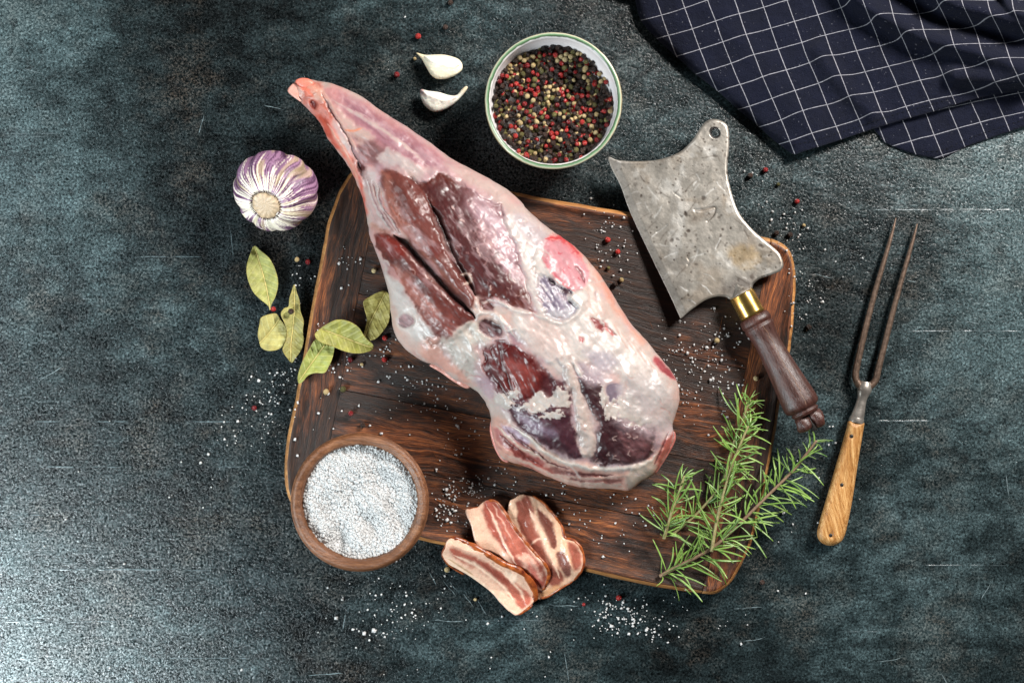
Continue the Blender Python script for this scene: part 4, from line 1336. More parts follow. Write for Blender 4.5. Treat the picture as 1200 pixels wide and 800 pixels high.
LOOSE = [(490, 42.5, 'red', 'red peppercorn on the table above the upper garlic clove'), (522, 32, 'black', 'dark peppercorn up and right of the red one above the cloves'),
         (528, 3, 'black', 'dark peppercorn at the top edge of the photo, left of the pepper bowl'), (465, 87.5, 'red', 'dark red peppercorn left of the two garlic cloves'),
         (486, 69, 'tan', 'small pale peppercorn at the stem tip of the upper garlic clove'), (712, 281, 'red', 'upper of two red peppercorns between lamb and cleaver blade'),
         (724, 295, 'red', 'lower of two red peppercorns between lamb and cleaver blade'), (728, 328, 'tan', 'cream peppercorn on the board between lamb and cleaver tip'),
         (713, 314, 'green', 'brownish peppercorn below the red pair by the lamb'), (721, 333, 'black', 'dark peppercorn beside the cream one near the cleaver tip'),
         (897, 199, 'red', 'red peppercorn right of the cleaver top on the table'), (879, 206, 'black', 'black peppercorn between cleaver spine and red peppercorn'),
         (912, 216, 'green', 'small greenish peppercorn below the red one right of the cleaver'), (934, 236, 'red', 'orange red peppercorn below the checked napkin, far right of cleaver'),
         (910, 273, 'black', 'left black peppercorn above the board corner'), (926, 275, 'black', 'right black peppercorn above the board corner'),
         (942, 264, 'tan', 'tiny pale peppercorn near the black pair above the board corner'), (840, 399, 'tan', 'cream peppercorn in the salt below the cleaver tip'),
         (886, 443, 'tan', 'tan peppercorn on the board left of the cleaver handle'), (948, 383, 'black', 'dark peppercorn on the table right of the cleaver handle collar'),
         (348, 304, 'tan', 'cream peppercorn right of the single bay leaf below the garlic'), (361, 307, 'red', 'red peppercorn on the table against the upper left board edge'),
         (320.5, 362, 'red', 'dark red peppercorn at the stalk of the upper bay leaf'), (341, 365, 'black', 'black peppercorn lying on the narrow bay leaf'),
         (451, 396, 'red', 'red peppercorn between the right bay leaf and the lamb'), (451, 421, 'red', 'broken red peppercorn under the right bay leaf near the lamb'),
         (411, 421, 'red', 'red peppercorn below the middle bay leaf on the board'), (438.5, 317, 'tan', 'cracked tan peppercorn on the board left of the lamb muscle'),
         (424, 427, 'tan', 'small pale peppercorn beside the red one below the bay leaves'), (402, 456, 'green', 'greenish peppercorn at the left end of the board crack'),
         (382, 459, 'tan', 'pale peppercorn shell near the left board edge below the bay leaf'), (411, 484, 'red', 'bright red peppercorn on the board above the salt bowl'),
         (425, 498, 'black', 'dark peppercorn just above the salt bowl rim'), (298, 478, 'red', 'red peppercorn on the table left of the board'),
         (725, 700, 'red', 'red peppercorn on the table below the board bottom edge'), (684, 708, 'red', 'tiny red peppercorn on the table right of the bacon'),
         (524, 667, 'tan', 'cream peppercorn at the left tip of the front bacon slice'), (557, 702, 'tan', 'small pale peppercorn below the front bacon slice'),
         (893, 682, 'black', 'black peppercorn on the table right of the board lower corner')]
small = {(486, 69), (912, 216), (942, 264), (424, 427), (684, 708), (557, 702), (713, 314)}
for (x, y, k, lab) in LOOSE:
    r = 0.0015 if (x, y) in small else random.uniform(0.0021, 0.0025)
    b = board_mask(x, y)
    z = (BZ + (0.0012 if b < 15 else 0.0002) if b > 0 else 0.0002) + r * 0.97
    if (x, y) == (341, 365): z = 0.0125
    add_corn(k, P(x, y, z), r, lab, None, 0 if 'broken' in lab or 'shell' in lab else None)

# ------------------------------------------------------------------ cleaver
CL0 = np.array([869.0, 345.0]); CLD = np.array([0.476, 0.8795])


def cl_s(V):
    return (np.asarray(V, float) - CL0) @ CLD


def cl_z(s):
    return 0.0240 + (np.asarray(s, float) + 145) * 5.2e-5


def cleaver():
    out = [(713, 184.5), (720, 186.5), (727, 188), (747, 189), (772, 187), (795, 179), (810, 166), (820, 151), (827, 142.5), (837, 139.5), (849, 143.5), (854, 152), (854.5, 172), (852.5, 197), (856, 220),
           (865, 247), (880, 267), (897, 282), (912, 295), (918, 308), (915, 317), (901, 323), (890, 327), (883, 333), (880.5, 339), (868, 345), (857, 351), (850, 348), (840, 347.5), (827, 351.5), (814, 360), (805, 367), (798, 373),
           (795.5, 369), (784, 344), (763, 301), (739, 250), (727, 217.5), (717, 198)]
    poly = smooth_poly(out, 4)
    root = thing('cleaver', P(800, 300, BZ + 0.0015), 'old worn steel meat cleaver with dark wooden handle resting on the board', 'cleaver')
    V, F, be, bv, sd = grid_fill(poly, 0.8)
    # the eye hole
    hole = np.array([838.0, 156.0])
    keep = (np.linalg.norm(V[F].mean(1) - hole, axis=1) > 6.4)
    F = F[keep]
    E = np.concatenate([F[:, [k, (k + 1) % 4]] for k in range(4)])
    key = np.sort(E, 1); code = key[:, 0].astype(np.int64) * (len(V) + 1) + key[:, 1]
    _, idx, cnt = np.unique(code, return_index=True, return_counts=True)
    be = E[idx[cnt == 1]]
    d = V - hole; dn = np.linalg.norm(d, axis=1)
    hb = np.intersect1d(np.unique(be), np.nonzero(dn < 9)[0])
    V[hb] = hole + d[hb] / dn[hb][:, None] * 6.4
    # thick spine on the right, ground edge on the left
    edge_line = np.array([(713, 184.5), (727, 217.5), (739, 250), (763, 301), (784, 344), (798, 373)], float)
    de = seg_dist(V, edge_line, False)[0]
    th = np.where(de < 9, 0.0003 + de * 2.2e-4, 0.00228 + (de - 9) * 1.2e-5) * np.clip(0.45 + sd / 4.0, 0, 1)
    zc = cl_z(cl_s(V))
    dent = 0.00035 * fbm(V[:, 0] / 28, V[:, 1] / 28, 3, 61) + 0.00010 * fbm(V[:, 0] / 6, V[:, 1] / 6, 3, 62)
    # gouges in the steel
    for pts, dep in (([(814, 246), (824, 245.5), (838, 243), (836, 252), (829, 259)], .0004), ([(770, 272), (776, 269), (781, 264)], .0003), ([(806, 302), (808, 306), (806, 310)], .0003), ([(790, 226), (797, 231)], .0002)):
        dd = seg_dist(V, smooth_poly(pts, 4, False), False)[0]
        dent = dent - dep * np.exp(-(dd / 1.3) ** 2)
    dent = dent * np.clip(sd / 4, 0, 1)
    # patina, pits and scratches of long use
    p = Painter(V, (150, 144, 136), 700)
    p.c *= (1 + .16 * fbm(V[:, 0] / 40, V[:, 1] / 40, 4, 63) + .10 * fbm(V[:, 0] / 9, V[:, 1] / 9, 3, 64))[:, None]
    br = sstep(.05, .5, fbm(V[:, 0] / 30 + 5, V[:, 1] / 30, 4, 65))[:, None]; p.c = p.c * (1 - .4 * br) + lin((124, 106, 86)) * .4 * br
    wh = sstep(.12, .5, fbm(V[:, 0] / 22 + 50, V[:, 1] / 22, 4, 66))[:, None]; p.c = p.c * (1 - .45 * wh) + lin((206, 203, 198)) * .45 * wh
    rs = np.random.default_rng(77)
    for _ in range(90):
        i = rs.integers(len(V)); a = rs.choice([.55, .9, 2.2, 2.6]) + rs.normal(0, .15); l = rs.uniform(4, 24)
        q = V[i]; p.line([q, q + l * .5 * np.array([math.cos(a), math.sin(a)]) + rs.normal(0, .8, 2), q + l * np.array([math.cos(a), math.sin(a)])], rs.uniform(.5, .9),
                         (84, 72, 62) if rs.random() < .6 else (214, 212, 208), 0, rs.uniform(.3, .75), .8, 6)
    for _ in range(230):
        i = rs.integers(len(V)); r = rs.uniform(.7, 1.9) if rs.random() < .85 else rs.uniform(2, 3.6)
        dd = np.hypot((V[:, 0] - V[i, 0]), (V[:, 1] - V[i, 1]) * rs.uniform(.7, 1.4)) + .8 * fbm(V[:, 0] / 2.5, V[:, 1] / 2.5, 2, 68)
        m = sstep(r, r * .4, dd) * rs.uniform(.35, .85); p.c = p.c * (1 - m[:, None]) + lin((62, 50, 42)) * m[:, None]; dent -= 0.00008 * m
    p.region([(855, 292), (872, 286), (890, 298), (884, 312), (864, 312)], (158, 134, 96), 5, 6, 9, 0, .55)
    p.region([(845, 334), (872, 322), (888, 324), (880, 338), (858, 350)], (88, 80, 76), 8, 6, 9, 0, .6)
    p.line([(812, 247), (826, 246), (838, 243), (837, 252), (829, 260)], 1.1, (76, 62, 50), 0, .8, 1.2)
    p.region([(842, 243), (836, 244), (818, 250), (806, 262), (826, 258)], (116, 106, 96), 3, 4, 8, 0, .5)
    ed = sstep(9, 7, de)[:, None]; p.c = p.c * (1 - .35 * ed) + lin((176, 172, 166)) * .35 * ed
    bladecol = np.clip(p.c, .02, .8)
    used = np.unique(F); rm = -np.ones(len(V), int); rm[used] = np.arange(len(used))
    verts, faces, src = solid(V[used], rm[F], rm[be], None, (zc + th * .5 + dent)[used], (zc - th * .5)[used], False)
    blade = mesh_obj('blade', verts, faces, M_BLADE, root, cols=bladecol[used][src])
    # eyelet ring round the hole
    ctr = P(838, 156, float(cl_z(cl_s(hole))))
    R = 6.4 * PX
    v = []; f = []
    for i in range(36):
        a = 2 * math.pi * i / 36
        for k in range(8):
            b = 2 * math.pi * k / 8
            v.append((ctr.x + (R + 0.0014 * math.cos(b)) * math.cos(a), ctr.y + (R + 0.0014 * math.cos(b)) * math.sin(a), ctr.z + 0.0006 + 0.0013 * math.sin(b)))
            f.append((i * 8 + k, ((i + 1) % 36) * 8 + k, ((i + 1) % 36) * 8 + (k + 1) % 8, i * 8 + (k + 1) % 8))
    mesh_obj('eyelet_ring', v, f, M_IRON, blade)

    def turned(name, prof, mat, seg=40, parent=root, dent=0.0):
        """solid of revolution about the cleaver axis; prof = (s px, r px)."""
        v = []; f = []
        a3 = None
        for (s, r) in prof:
            c = CL0 + CLD * s
            z = float(cl_z(s))
            p = P(c[0], c[1], z)
            if a3 is None:
                c2 = CL0 + CLD * (s + 50)
                a3 = (P(c2[0], c2[1], float(cl_z(s + 50))) - p).normalized()
                sd_ = a3.cross(Vector((0, 0, 1))).normalized(); w_ = sd_.cross(a3).normalized()
            for k in range(seg):
                b = 2 * math.pi * k / seg
                rr = r * PX * (CAM_H - z) / CAM_H * (1 + dent * math.sin(3 * b + s * .3) * .5)
                v.append(p + sd_ * (rr * math.cos(b)) + w_ * (rr * math.sin(b)))
        n = len(prof)
        for i in range(n - 1):
            for k in range(seg):
                k2 = (k + 1) % seg
                f.append((i * seg + k, i * seg + k2, (i + 1) * seg + k2, (i + 1) * seg + k))
        f.append(tuple(range(seg))[::-1]); f.append(tuple((n - 1) * seg + k for k in range(seg)))
        return mesh_obj(name, [tuple(q) for q in v], f, mat, parent), sd_, w_, a3

    turned('neck', [(-16, 1.5), (-10, 4), (-4, 9), (-1, 12.5), (3, 12.5)], M_STEEL)
    turned('ferrule', [(-0.5, 13.8), (0, 15.0), (1, 15.3), (13, 15.2), (25, 15.3), (27.6, 15.4), (28.2, 14.6), (28.4, 13)], M_BRASS)
    prof = [(28.3, 12), (28.6, 14.5), (29.5, 16.8), (31, 18.0), (36, 18.6), (39, 18.4), (40, 17.2), (41.5, 17.0), (42.5, 17.9), (45, 17.8), (50, 16.6), (58, 15.4), (66, 15.2), (76, 15.8), (90, 16.8), (104, 17.9), (118, 19.2), (132, 20.6), (142, 21.4),
            (147, 21.3), (150, 20.4), (152, 18.6), (153, 16.2), (154.4, 15.2), (155, 16.6), (157, 16.8), (158.5, 15.2), (160, 14.8)]
    h, sd_, w_, a3 = turned('handle', prof, M_HANDLE, 48)
    # long crack down the handle
    pts = []; rad = []
    pr = np.array(prof)
    for s in np.linspace(44, 149, 40):
        c = CL0 + CLD * s; z = float(cl_z(s)); r = np.interp(s, pr[:, 0], pr[:, 1]) * PX * (CAM_H - z) / CAM_H * 0.996
        b = math.radians(100 + 3 * math.sin(s * .12) + 2 * math.sin(s * .5))
        pts.append(P(c[0], c[1], z) + sd_ * (r * math.cos(b)) + w_ * (r * math.sin(b))); rad.append(0.00020)
    v, f = tube_data(pts, rad, 6)
    mk = mat_simple('crack_dust', lin4(150, 118, 98), .8, .2, 0, 800, .6)
    mesh_obj('handle_crack', v, f, mk, h)
    # split end knob: two chipped lobes with the tang between
    for sgn in (-1, 1):
        prof2 = [(159, 5), (160.5, 7.8), (165, 8.6), (171, 8.9), (175, 8.2), (178 + sgn * -1.5, 5.5), (179 + sgn * -1.5, 2)]
        o, s2, w2, _ = turned('knob', prof2, M_HANDLE, 20, root, 0.25)
        o.location += (s2 * (sgn * 8.4) + w2 * (1.5 * sgn)) * PX
    tang, s2, w2, _ = turned('tang', [(158, 4.0), (170, 4.2), (180, 3.6), (181, 2.6)], M_IRON, 8)


cleaver()


# ------------------------------------------------------------------ carving fork
def carving_fork():
    root = thing('carving_fork', P(1010, 450, 0), 'two-pronged carving fork with pale wooden handle on the table', 'fork')
    zt = 0.0075

    def bar(name, pts, widths, zs, mat, parent=root, flat=0.8, seg=8):
        ln = smooth_poly(np.c_[np.array(pts, float), np.array(widths, float), np.array(zs, float)], 6, False)
        path = [P(a, b, z) for a, b, w, z in ln]
        v, f = tube_data(path, [w * PX * 0.5 for a, b, w, z in ln], seg, flat)
        return mesh_obj(name, v, f, mat, parent)

    bar('tine', [(1050, 255), (1043, 282), (1026, 340), (1014, 386), (1006, 420), (1002.5, 440), (1006, 450), (1012.5, 456)], [1.2, 4.6, 6.4, 7.2, 7.8, 8.2, 9, 10],
        [.0040, .0050, .0065, .007, .0075, .0075, .0075, .0075], M_TINE)
    bar('tine', [(1075, 262), (1068, 288), (1049.6, 353), (1037, 402), (1029.5, 431), (1026, 445), (1020, 452), (1013, 456)], [1.2, 4.6, 6.4, 7.2, 7.8, 8.2, 9, 10],
        [.0040, .0050, .0065, .007, .0075, .0075, .0075, .0075], M_TINE)
    bar('shank', [(1014.5, 447), (1013, 456), (1010.5, 466), (1008, 476), (1006, 484), (1003.8, 491), (1003.2, 494)], [12, 17, 11.5, 12.5, 14.5, 16, 16], [.0078] * 7, M_SHANK, root, .75, 12)
    bar('bolster', [(1004.4, 489), (1003.6, 492), (1002.8, 495)], [16.6, 17.6, 17.2], [.0078] * 3, M_SHANK, root, .8, 14)
    # handle: outline filled and rounded over
    out = [(994.5, 492.5), (1003, 493.5), (1012.5, 495.5), (1012, 502), (1005, 545), (999, 585), (993, 615), (989.5, 628), (984, 636), (975, 639), (966, 637.5), (959.5, 632), (957.5, 624), (960, 612), (970, 578), (981, 540), (991, 505)]
    poly = smooth_poly(out, 5)
    V, F, be, bv, sd = grid_fill(poly, 0.9)
    prof = np.sqrt(np.clip(1 - (1 - np.clip(sd / 9.0, 0, 1)) ** 2, 0, 1))
    zt_ = 0.0070 + 0.0062 * prof + 0.00012 * fbm(V[:, 0] / 5, V[:, 1] / 9, 3, 71)
    for (cx, cy) in ((998, 511), (986.6, 568), (973.5, 627)):
        zt_ -= 0.0008 * np.exp(-(((V[:, 0] - cx) / 2.6) ** 2 + ((V[:, 1] - cy) / 3.2) ** 2))
    zb = 0.0070 - 0.0066 * prof
    verts, faces, _ = solid(V, F, be, bv, zt_, zb, True)
    h = mesh_obj('handle', verts, faces, M_FORKWOOD, root)
    for (cx, cy) in ((998, 511), (986.6, 568), (973.5, 627)):
        c = P(cx, cy, 0.0130)
        v, f = lathe_data([(0, 0.0131), (0.0013, 0.0130), (0.0016, 0.0127), (0.0016, 0.010), (0, 0.010)], c, 16)
        mesh_obj('rivet', v, f[::1], M_IRON, h)


carving_fork()


# ------------------------------------------------------------------ checked napkin
def napkin():
    root = thing('checked_napkin', P(1000, 80, 0), 'navy blue cotton napkin with thin white checks, folded and creased', 'napkin')
    EU = np.array([27.3, -8.2]); EV = np.array([10.0, 24.6])
    inv = np.linalg.inv(np.stack([EU, EV], 1))

    def uvmap(V, zrel, off=(0, 0)):
        W = V - np.array([793, 66.5])
        x, y = V[:, 0], V[:, 1]
        W = W + np.stack([1.2 * fbm(x / 60, y / 60, 2, 81), 1.6 * fbm(x / 60 + 9, y / 60, 2, 82)], 1)
        t = np.clip((x - 960) / 240, 0, 1.3)
        W[:, 1] -= 26 * t ** 1.6 * np.clip((170 - y) / 150, 0.2, 1.1)       # threads level out to the right
        W[:, 0] -= 10 * np.clip((60 - y) / 60, 0, 1.5) * 0.25
        W[:, 1] += zrel * 0.35
        W[:, 0] += zrel * 0.25
        return W @ inv.T + np.array(off)

    def ridge(V, pts, h, w):
        d, _, _, par, _ = seg_dist(V, smooth_poly(pts, 4, False), False)
        return h * np.exp(-(d / w) ** 2)

    def layer(name, out, zfun, off=(0, 0), step=2.2, thick=0.0009, parent=root):
        poly = smooth_poly(out, 4)
        V, F, be, bv, sd = grid_fill(poly, step)
        z, zr = zfun(V, sd)
        verts, faces, src = solid(V, F, be, bv, z, np.maximum(z - thick, 0.0003), False)
        uv = uvmap(V, zr, off)[src]
        return mesh_obj(name, verts, faces, M_NAPKIN, parent, uv=uv)

    fold = np.array([(735, -40), (744, 0), (751, 24), (769, 45), (793, 67), (815, 87), (841, 107), (863, 127), (887, 147), (905, 162), (925, 177)], float)

    def zup(V, sd):
        x, y = V[:, 0], V[:, 1]
        dl = seg_dist(V, fold, False)[0]
        r = ridge(V, [(985, -30), (1007, 0), (1042, 22), (1080, 42), (1115, 52), (1160, 66), (1210, 84)], 24, 14)
        r = r + ridge(V, [(1060, -40), (1110, 0), (1160, 15), (1210, 30)], 30, 15)
        r = r + ridge(V, [(960, 60), (980, 92), (1000, 112), (1022, 132)], 9, 13)
        r = r + ridge(V, [(860, 40), (900, 90), (945, 140)], 5, 20)
        r = r + ridge(V, [(1120, 88), (1160, 92), (1210, 100)], 16, 12)
        r = r + ridge(V, [(1170, -20), (1185, 8), (1210, 18)], 20, 7)
        r = r + 2.2 * fbm(x / 60, y / 45, 3, 83) + 0.9 * fbm(x / 16, y / 16, 3, 84) + 0.25 * fbm(x / 5, y / 5, 2, 85)
        top = 0.0032 + 0.0085 * np.sqrt(1 - (1 - np.clip(dl / 15, 0, 1)) ** 2)
        top -= 0.0050 * sstep(955, 1000, x) * sstep(60, 150, y)
        fade = np.clip(sd / 10, 0.15, 1)
        z = top + np.maximum(r, -3) * PX * fade
        return np.maximum(z, 0.0036), r * fade

    up = [(735, -30), (744, 0), (751, 24), (769, 45), (793, 67), (815, 87), (841, 107), (863, 127), (887, 147), (905, 163), (925, 178), (932, 181), (940, 178), (960, 172), (985, 164), (1010, 155.5), (1035, 147.5), (1060, 140),
          (1090, 132), (1125, 121), (1160, 112), (1200, 106), (1235, 100), (1235, -40), (1100, -42), (900, -42)]
    lay1 = layer('top_layer', up, zup)

    def zlow(V, sd):
        x, y = V[:, 0], V[:, 1]
        r = 1.6 * fbm(x / 40, y / 30, 3, 87) + 0.5 * fbm(x / 12, y / 12, 3, 88)
        z = 0.0016 + 0.0010 * np.clip(sd / 8, 0, 1) + np.maximum(r, -1) * PX * np.clip(sd / 8, 0, 1)
        z = z + 0.0035 * sstep(1130, 1210, x)
        return np.maximum(z, 0.0012), r

    low = [(1024, 146), (1031, 160), (1037, 167), (1055, 175), (1072, 181), (1092, 185), (1105, 185), (1130, 173), (1152, 165), (1175, 157), (1205, 147), (1240, 138), (1240, 92), (1160, 98), (1090, 112), (1050, 128)]
    lay2 = layer('under_layer', low, zlow, (0.35, 0.5))

    # hem stitching, dark dashes
    dk = mat_simple('dark_thread', lin4(8, 9, 14), .8, .2)
    for lay, ln, zf in ((lay1, [(930, 170), (960, 163.5), (1010, 147), (1050, 134), (1090, 123), (1120, 114)], zup), (lay2, [(1085, 178), (1105, 176), (1130, 164.5), (1175, 148.5), (1205, 139)], zlow)):
        q = resample(smooth_poly(ln, 6, False), 1.5)
        outl = smooth_poly(up if lay is lay1 else low, 4)
        zz = zf(q, np.maximum(sdf(q, outl)[0], 0))[0] + 0.00015
        v = []; f = []
        for i in range(0, len(q) - 3, 4):
            a = P(q[i][0], q[i][1], zz[i]); b = P(q[i + 2][0], q[i + 2][1], zz[i + 2])
            vv, ff = tube_data([a, (a + b) / 2 + Vector((0, 0, .00012)), b], [.00015, .00028, .00015], 5)
            n0 = len(v); v += vv; f += [tuple(n0 + k for k in fc) for fc in ff]
        mesh_obj('stitching', v, f, dk, lay)


napkin()


# ------------------------------------------------------------------ garlic bulb and cloves
def garlic():
    c = P(323.5, 224, 0.030)
    root = thing('garlic_bulb', (c.x, c.y, 0), 'whole garlic bulb with purple striped skin, root end up', 'garlic')
    tilt = math.radians(33)
    axis = Vector((-0.30 * math.sin(tilt), -0.954 * math.sin(tilt), math.cos(tilt))).normalized()
    q = axis.to_track_quat('Z', 'Y').to_matrix()
    NT_, NP_ = 150, 300
    th = np.linspace(0.0, math.pi, NT_); ph = np.linspace(0, 2 * math.pi, NP_, endpoint=False)
    T, Pp = np.meshgrid(th, ph, indexing='ij')
    lob = np.zeros_like(T)
    edges = np.array([0.2, 0.95, 1.55, 2.4, 3.0, 3.75, 4.35, 5.05, 5.75])
    d = np.min(np.abs((Pp[..., None] - edges + math.pi) % (2 * math.pi) - math.pi), -1)
    crease = np.exp(-(d / 0.11) ** 2)
    env = np.sin(np.clip(T, 0, math.pi)) ** 0.8
    R = 0.0335 * (1 - 0.06 * crease * env + 0.02 * np.sin(2 * Pp + 1) + 0.02 * np.sin(3 * Pp))
    wr = fbm(Pp * 14, T * 1.5, 3, 91) ; wr[:, -6:] = wr[:, -6:]
    pleat = np.exp(-((T - 0.55) / 0.32) ** 2)
    R = R * (1 + 0.012 * wr * pleat + 0.005 * wr)
    rho = R * np.sin(T) ** 0.92
    z = 0.0285 * np.cos(T)
    neck = sstep(2.55, 3.14, T)
    z = z - 0.006 * neck
    z = np.where(T < 0.42, 0.0285 * math.cos(0.42) - 0.0012 * sstep(0, .42, 0.42 - T) * 2, z)
    L = np.stack([rho * np.cos(Pp), rho * np.sin(Pp), z], -1).reshape(-1, 3)
    W = L @ np.array(q).T + np.array(c)
    zmin = W[:, 2].min()
    W[:, 2] -= zmin - 0.0002
    F = []
    for i in range(NT_ - 1):
        a = i * NP_ + np.arange(NP_); b = i * NP_ + (np.arange(NP_) + 1) % NP_
        F.append(np.stack([a, a + NP_, b + NP_, b], 1))
    F = np.concatenate(F)
    # violet streaks running from root to tip
    ang = Pp + 0.05 * np.sin(T * 5)
    s1 = 0.45 * fbm(np.cos(ang) * 9, np.sin(ang) * 9 + T * .9, 3, 92) + 0.75 * fbm(np.cos(ang) * 30, np.sin(ang) * 30 + T * 1.6, 4, 93)
    patch = fbm(np.cos(ang) * 1.6 + 4, np.sin(ang) * 1.6 + T * 1.3, 3, 94)
    up = L.reshape(NT_, NP_, 3)[..., 1] / 0.033
    amt = sstep(0.45, 1.25, T) * 0.62 + 0.30
    m = sstep(-0.06, 0.16, s1 * 1.5 + 0.35 * patch + amt - 0.54 + 0.20 * up * sstep(.6, 1.2, T))
    base = lin((238, 226, 208)); vio = lin((136, 92, 132)); dkv = lin((62, 28, 60))
    col = base * (1 - m[..., None] * .92) + vio * m[..., None] * .92
    m2 = sstep(0.10, 0.34, s1 + 0.25 * patch) * sstep(.40, 0.7, T)
    col = col * (1 - .85 * m2[..., None]) + dkv * .85 * m2[..., None]
    yl = sstep(0.15, 0.45, fbm(np.cos(ang) * 6 + 20, np.sin(ang) * 6 + T, 2, 95))
    col = col * (1 - .35 * yl[..., None]) + lin((214, 196, 132)) * .35 * yl[..., None]
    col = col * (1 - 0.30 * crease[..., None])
    o = mesh_obj('bulb', W, F, M_GARLIC, root, cols=np.clip(col.reshape(-1, 3), .01, .9))
    # dried root plate
    k = 40; v = []; f = []; cc = []
    up0 = np.array(c) - np.array([0, 0, zmin - 0.0002])
    rr = np.linspace(0, 1, 9)
    for i, r_ in enumerate(rr):
        for j in range(k):
            a = 2 * math.pi * j / k
            rad = 0.0118 * r_ * (1 + 0.06 * math.sin(3 * a) + 0.05 * math.sin(7 * a + 1) * r_)
            zz = 0.0285 * math.cos(0.42) + 0.0011 - 0.0016 * r_ ** 6 + 0.0003 * math.sin(11 * a + 9 * r_) * r_
            v.append(np.array(q) @ np.array([rad * math.cos(a), rad * math.sin(a), zz]) + up0)
            dk = 0.75 + 0.25 * math.sin(13 * a + 5 * r_) * r_
            cc.append(lin((214, 184, 150)) * (dk if r_ < .9 else .5) * (0.9 + .2 * random.random()))
    for i in range(len(rr) - 1):
        for j in range(k):
            j2 = (j + 1) % k
            f.append((i * k + j, (i + 1) * k + j, (i + 1) * k + j2, i * k + j2))
    mesh_obj('root_plate', np.array(v), f, M_GARLIC, root, cols=np.array(cc))
    # dark frayed ring of root stubs
    stub = mat_simple('root_stub', lin4(84, 60, 52), .8, .2)
    v = []; f = []
    for j in range(70):
        a = 2 * math.pi * j / 70 + random.uniform(-.03, .03)
        r0, r1 = 0.0112, 0.0112 + random.uniform(.0012, .0026)
        p0 = np.array(q) @ np.array([r0 * math.cos(a), r0 * math.sin(a), 0.0263]) + up0
        p1 = np.array(q) @ np.array([r1 * math.cos(a + .05), r1 * math.sin(a + .05), 0.0263 - random.uniform(-.0003, .0004)]) + up0
        vv, ff = tube_data([p0, p1], [.00028, .00012], 5)
        n0 = len(v); v += vv; f += [tuple(n0 + t for t in fc) for fc in ff]
    tag(mesh_obj('root_stubs', v, f, stub, root), kind='stuff')


garlic()


def clove(outline, ridge_pts, label, stem, tint, seed, purple=None):
    root = thing('garlic_clove', P(outline[0][0], outline[0][1], 0), label, 'garlic')

    def pt(p, V, sd, hp):
        p.c *= (1 + 0.06 * p.streak(stem[2], 30, 3, seed))[:, None]
        p.line(ridge_pts, 5, (252, 248, 238), 5.0, .6, 1, 12)
        p.h += 0.3 * p.streak(stem[2], 30, 3, seed + 4)
        m = sstep(14, 2, np.hypot(V[:, 0] - stem[0], V[:, 1] - stem[1]))
        p.c = p.c * (1 - .6 * m[:, None]) + lin((206, 178, 128)) * .6 * m[:, None]
        if purple:
            m = sstep(7, 1, np.hypot(V[:, 0] - purple[0], V[:, 1] - purple[1]))
            p.c = p.c * (1 - .7 * m[:, None]) + lin((140, 80, 100)) * .7 * m[:, None]
    lump('clove_flesh', outline, 0.0078, 0.72, tint, M_CLOVE, root, 0.6, 0.3, seed, 5, 0.0004, pt)


clove([(487.5, 62), (494, 63.5), (500, 64.5), (518, 64), (530, 66.5), (538, 70), (542, 76.5), (540, 84), (528, 91), (514, 93), (505, 88), (499, 78), (494, 69)],
      [(498, 66), (512, 72), (526, 76), (538, 76)], 'cream garlic clove with tip to the left, the upper of two', (488, 62, 20), (236, 224, 196), 41)
clove([(493, 105), (502, 106.5), (514, 108), (526, 111.5), (535, 111.5), (541, 105), (546, 101), (548, 103.5), (542, 112), (532, 122), (520, 129), (508, 131), (498, 124), (493, 114)],
      [(495, 107), (508, 113), (522, 116), (534, 114)], 'white garlic clove with curved tip to the right, the lower of two', (547, 102, -25), (240, 234, 220), 42, (493, 106))


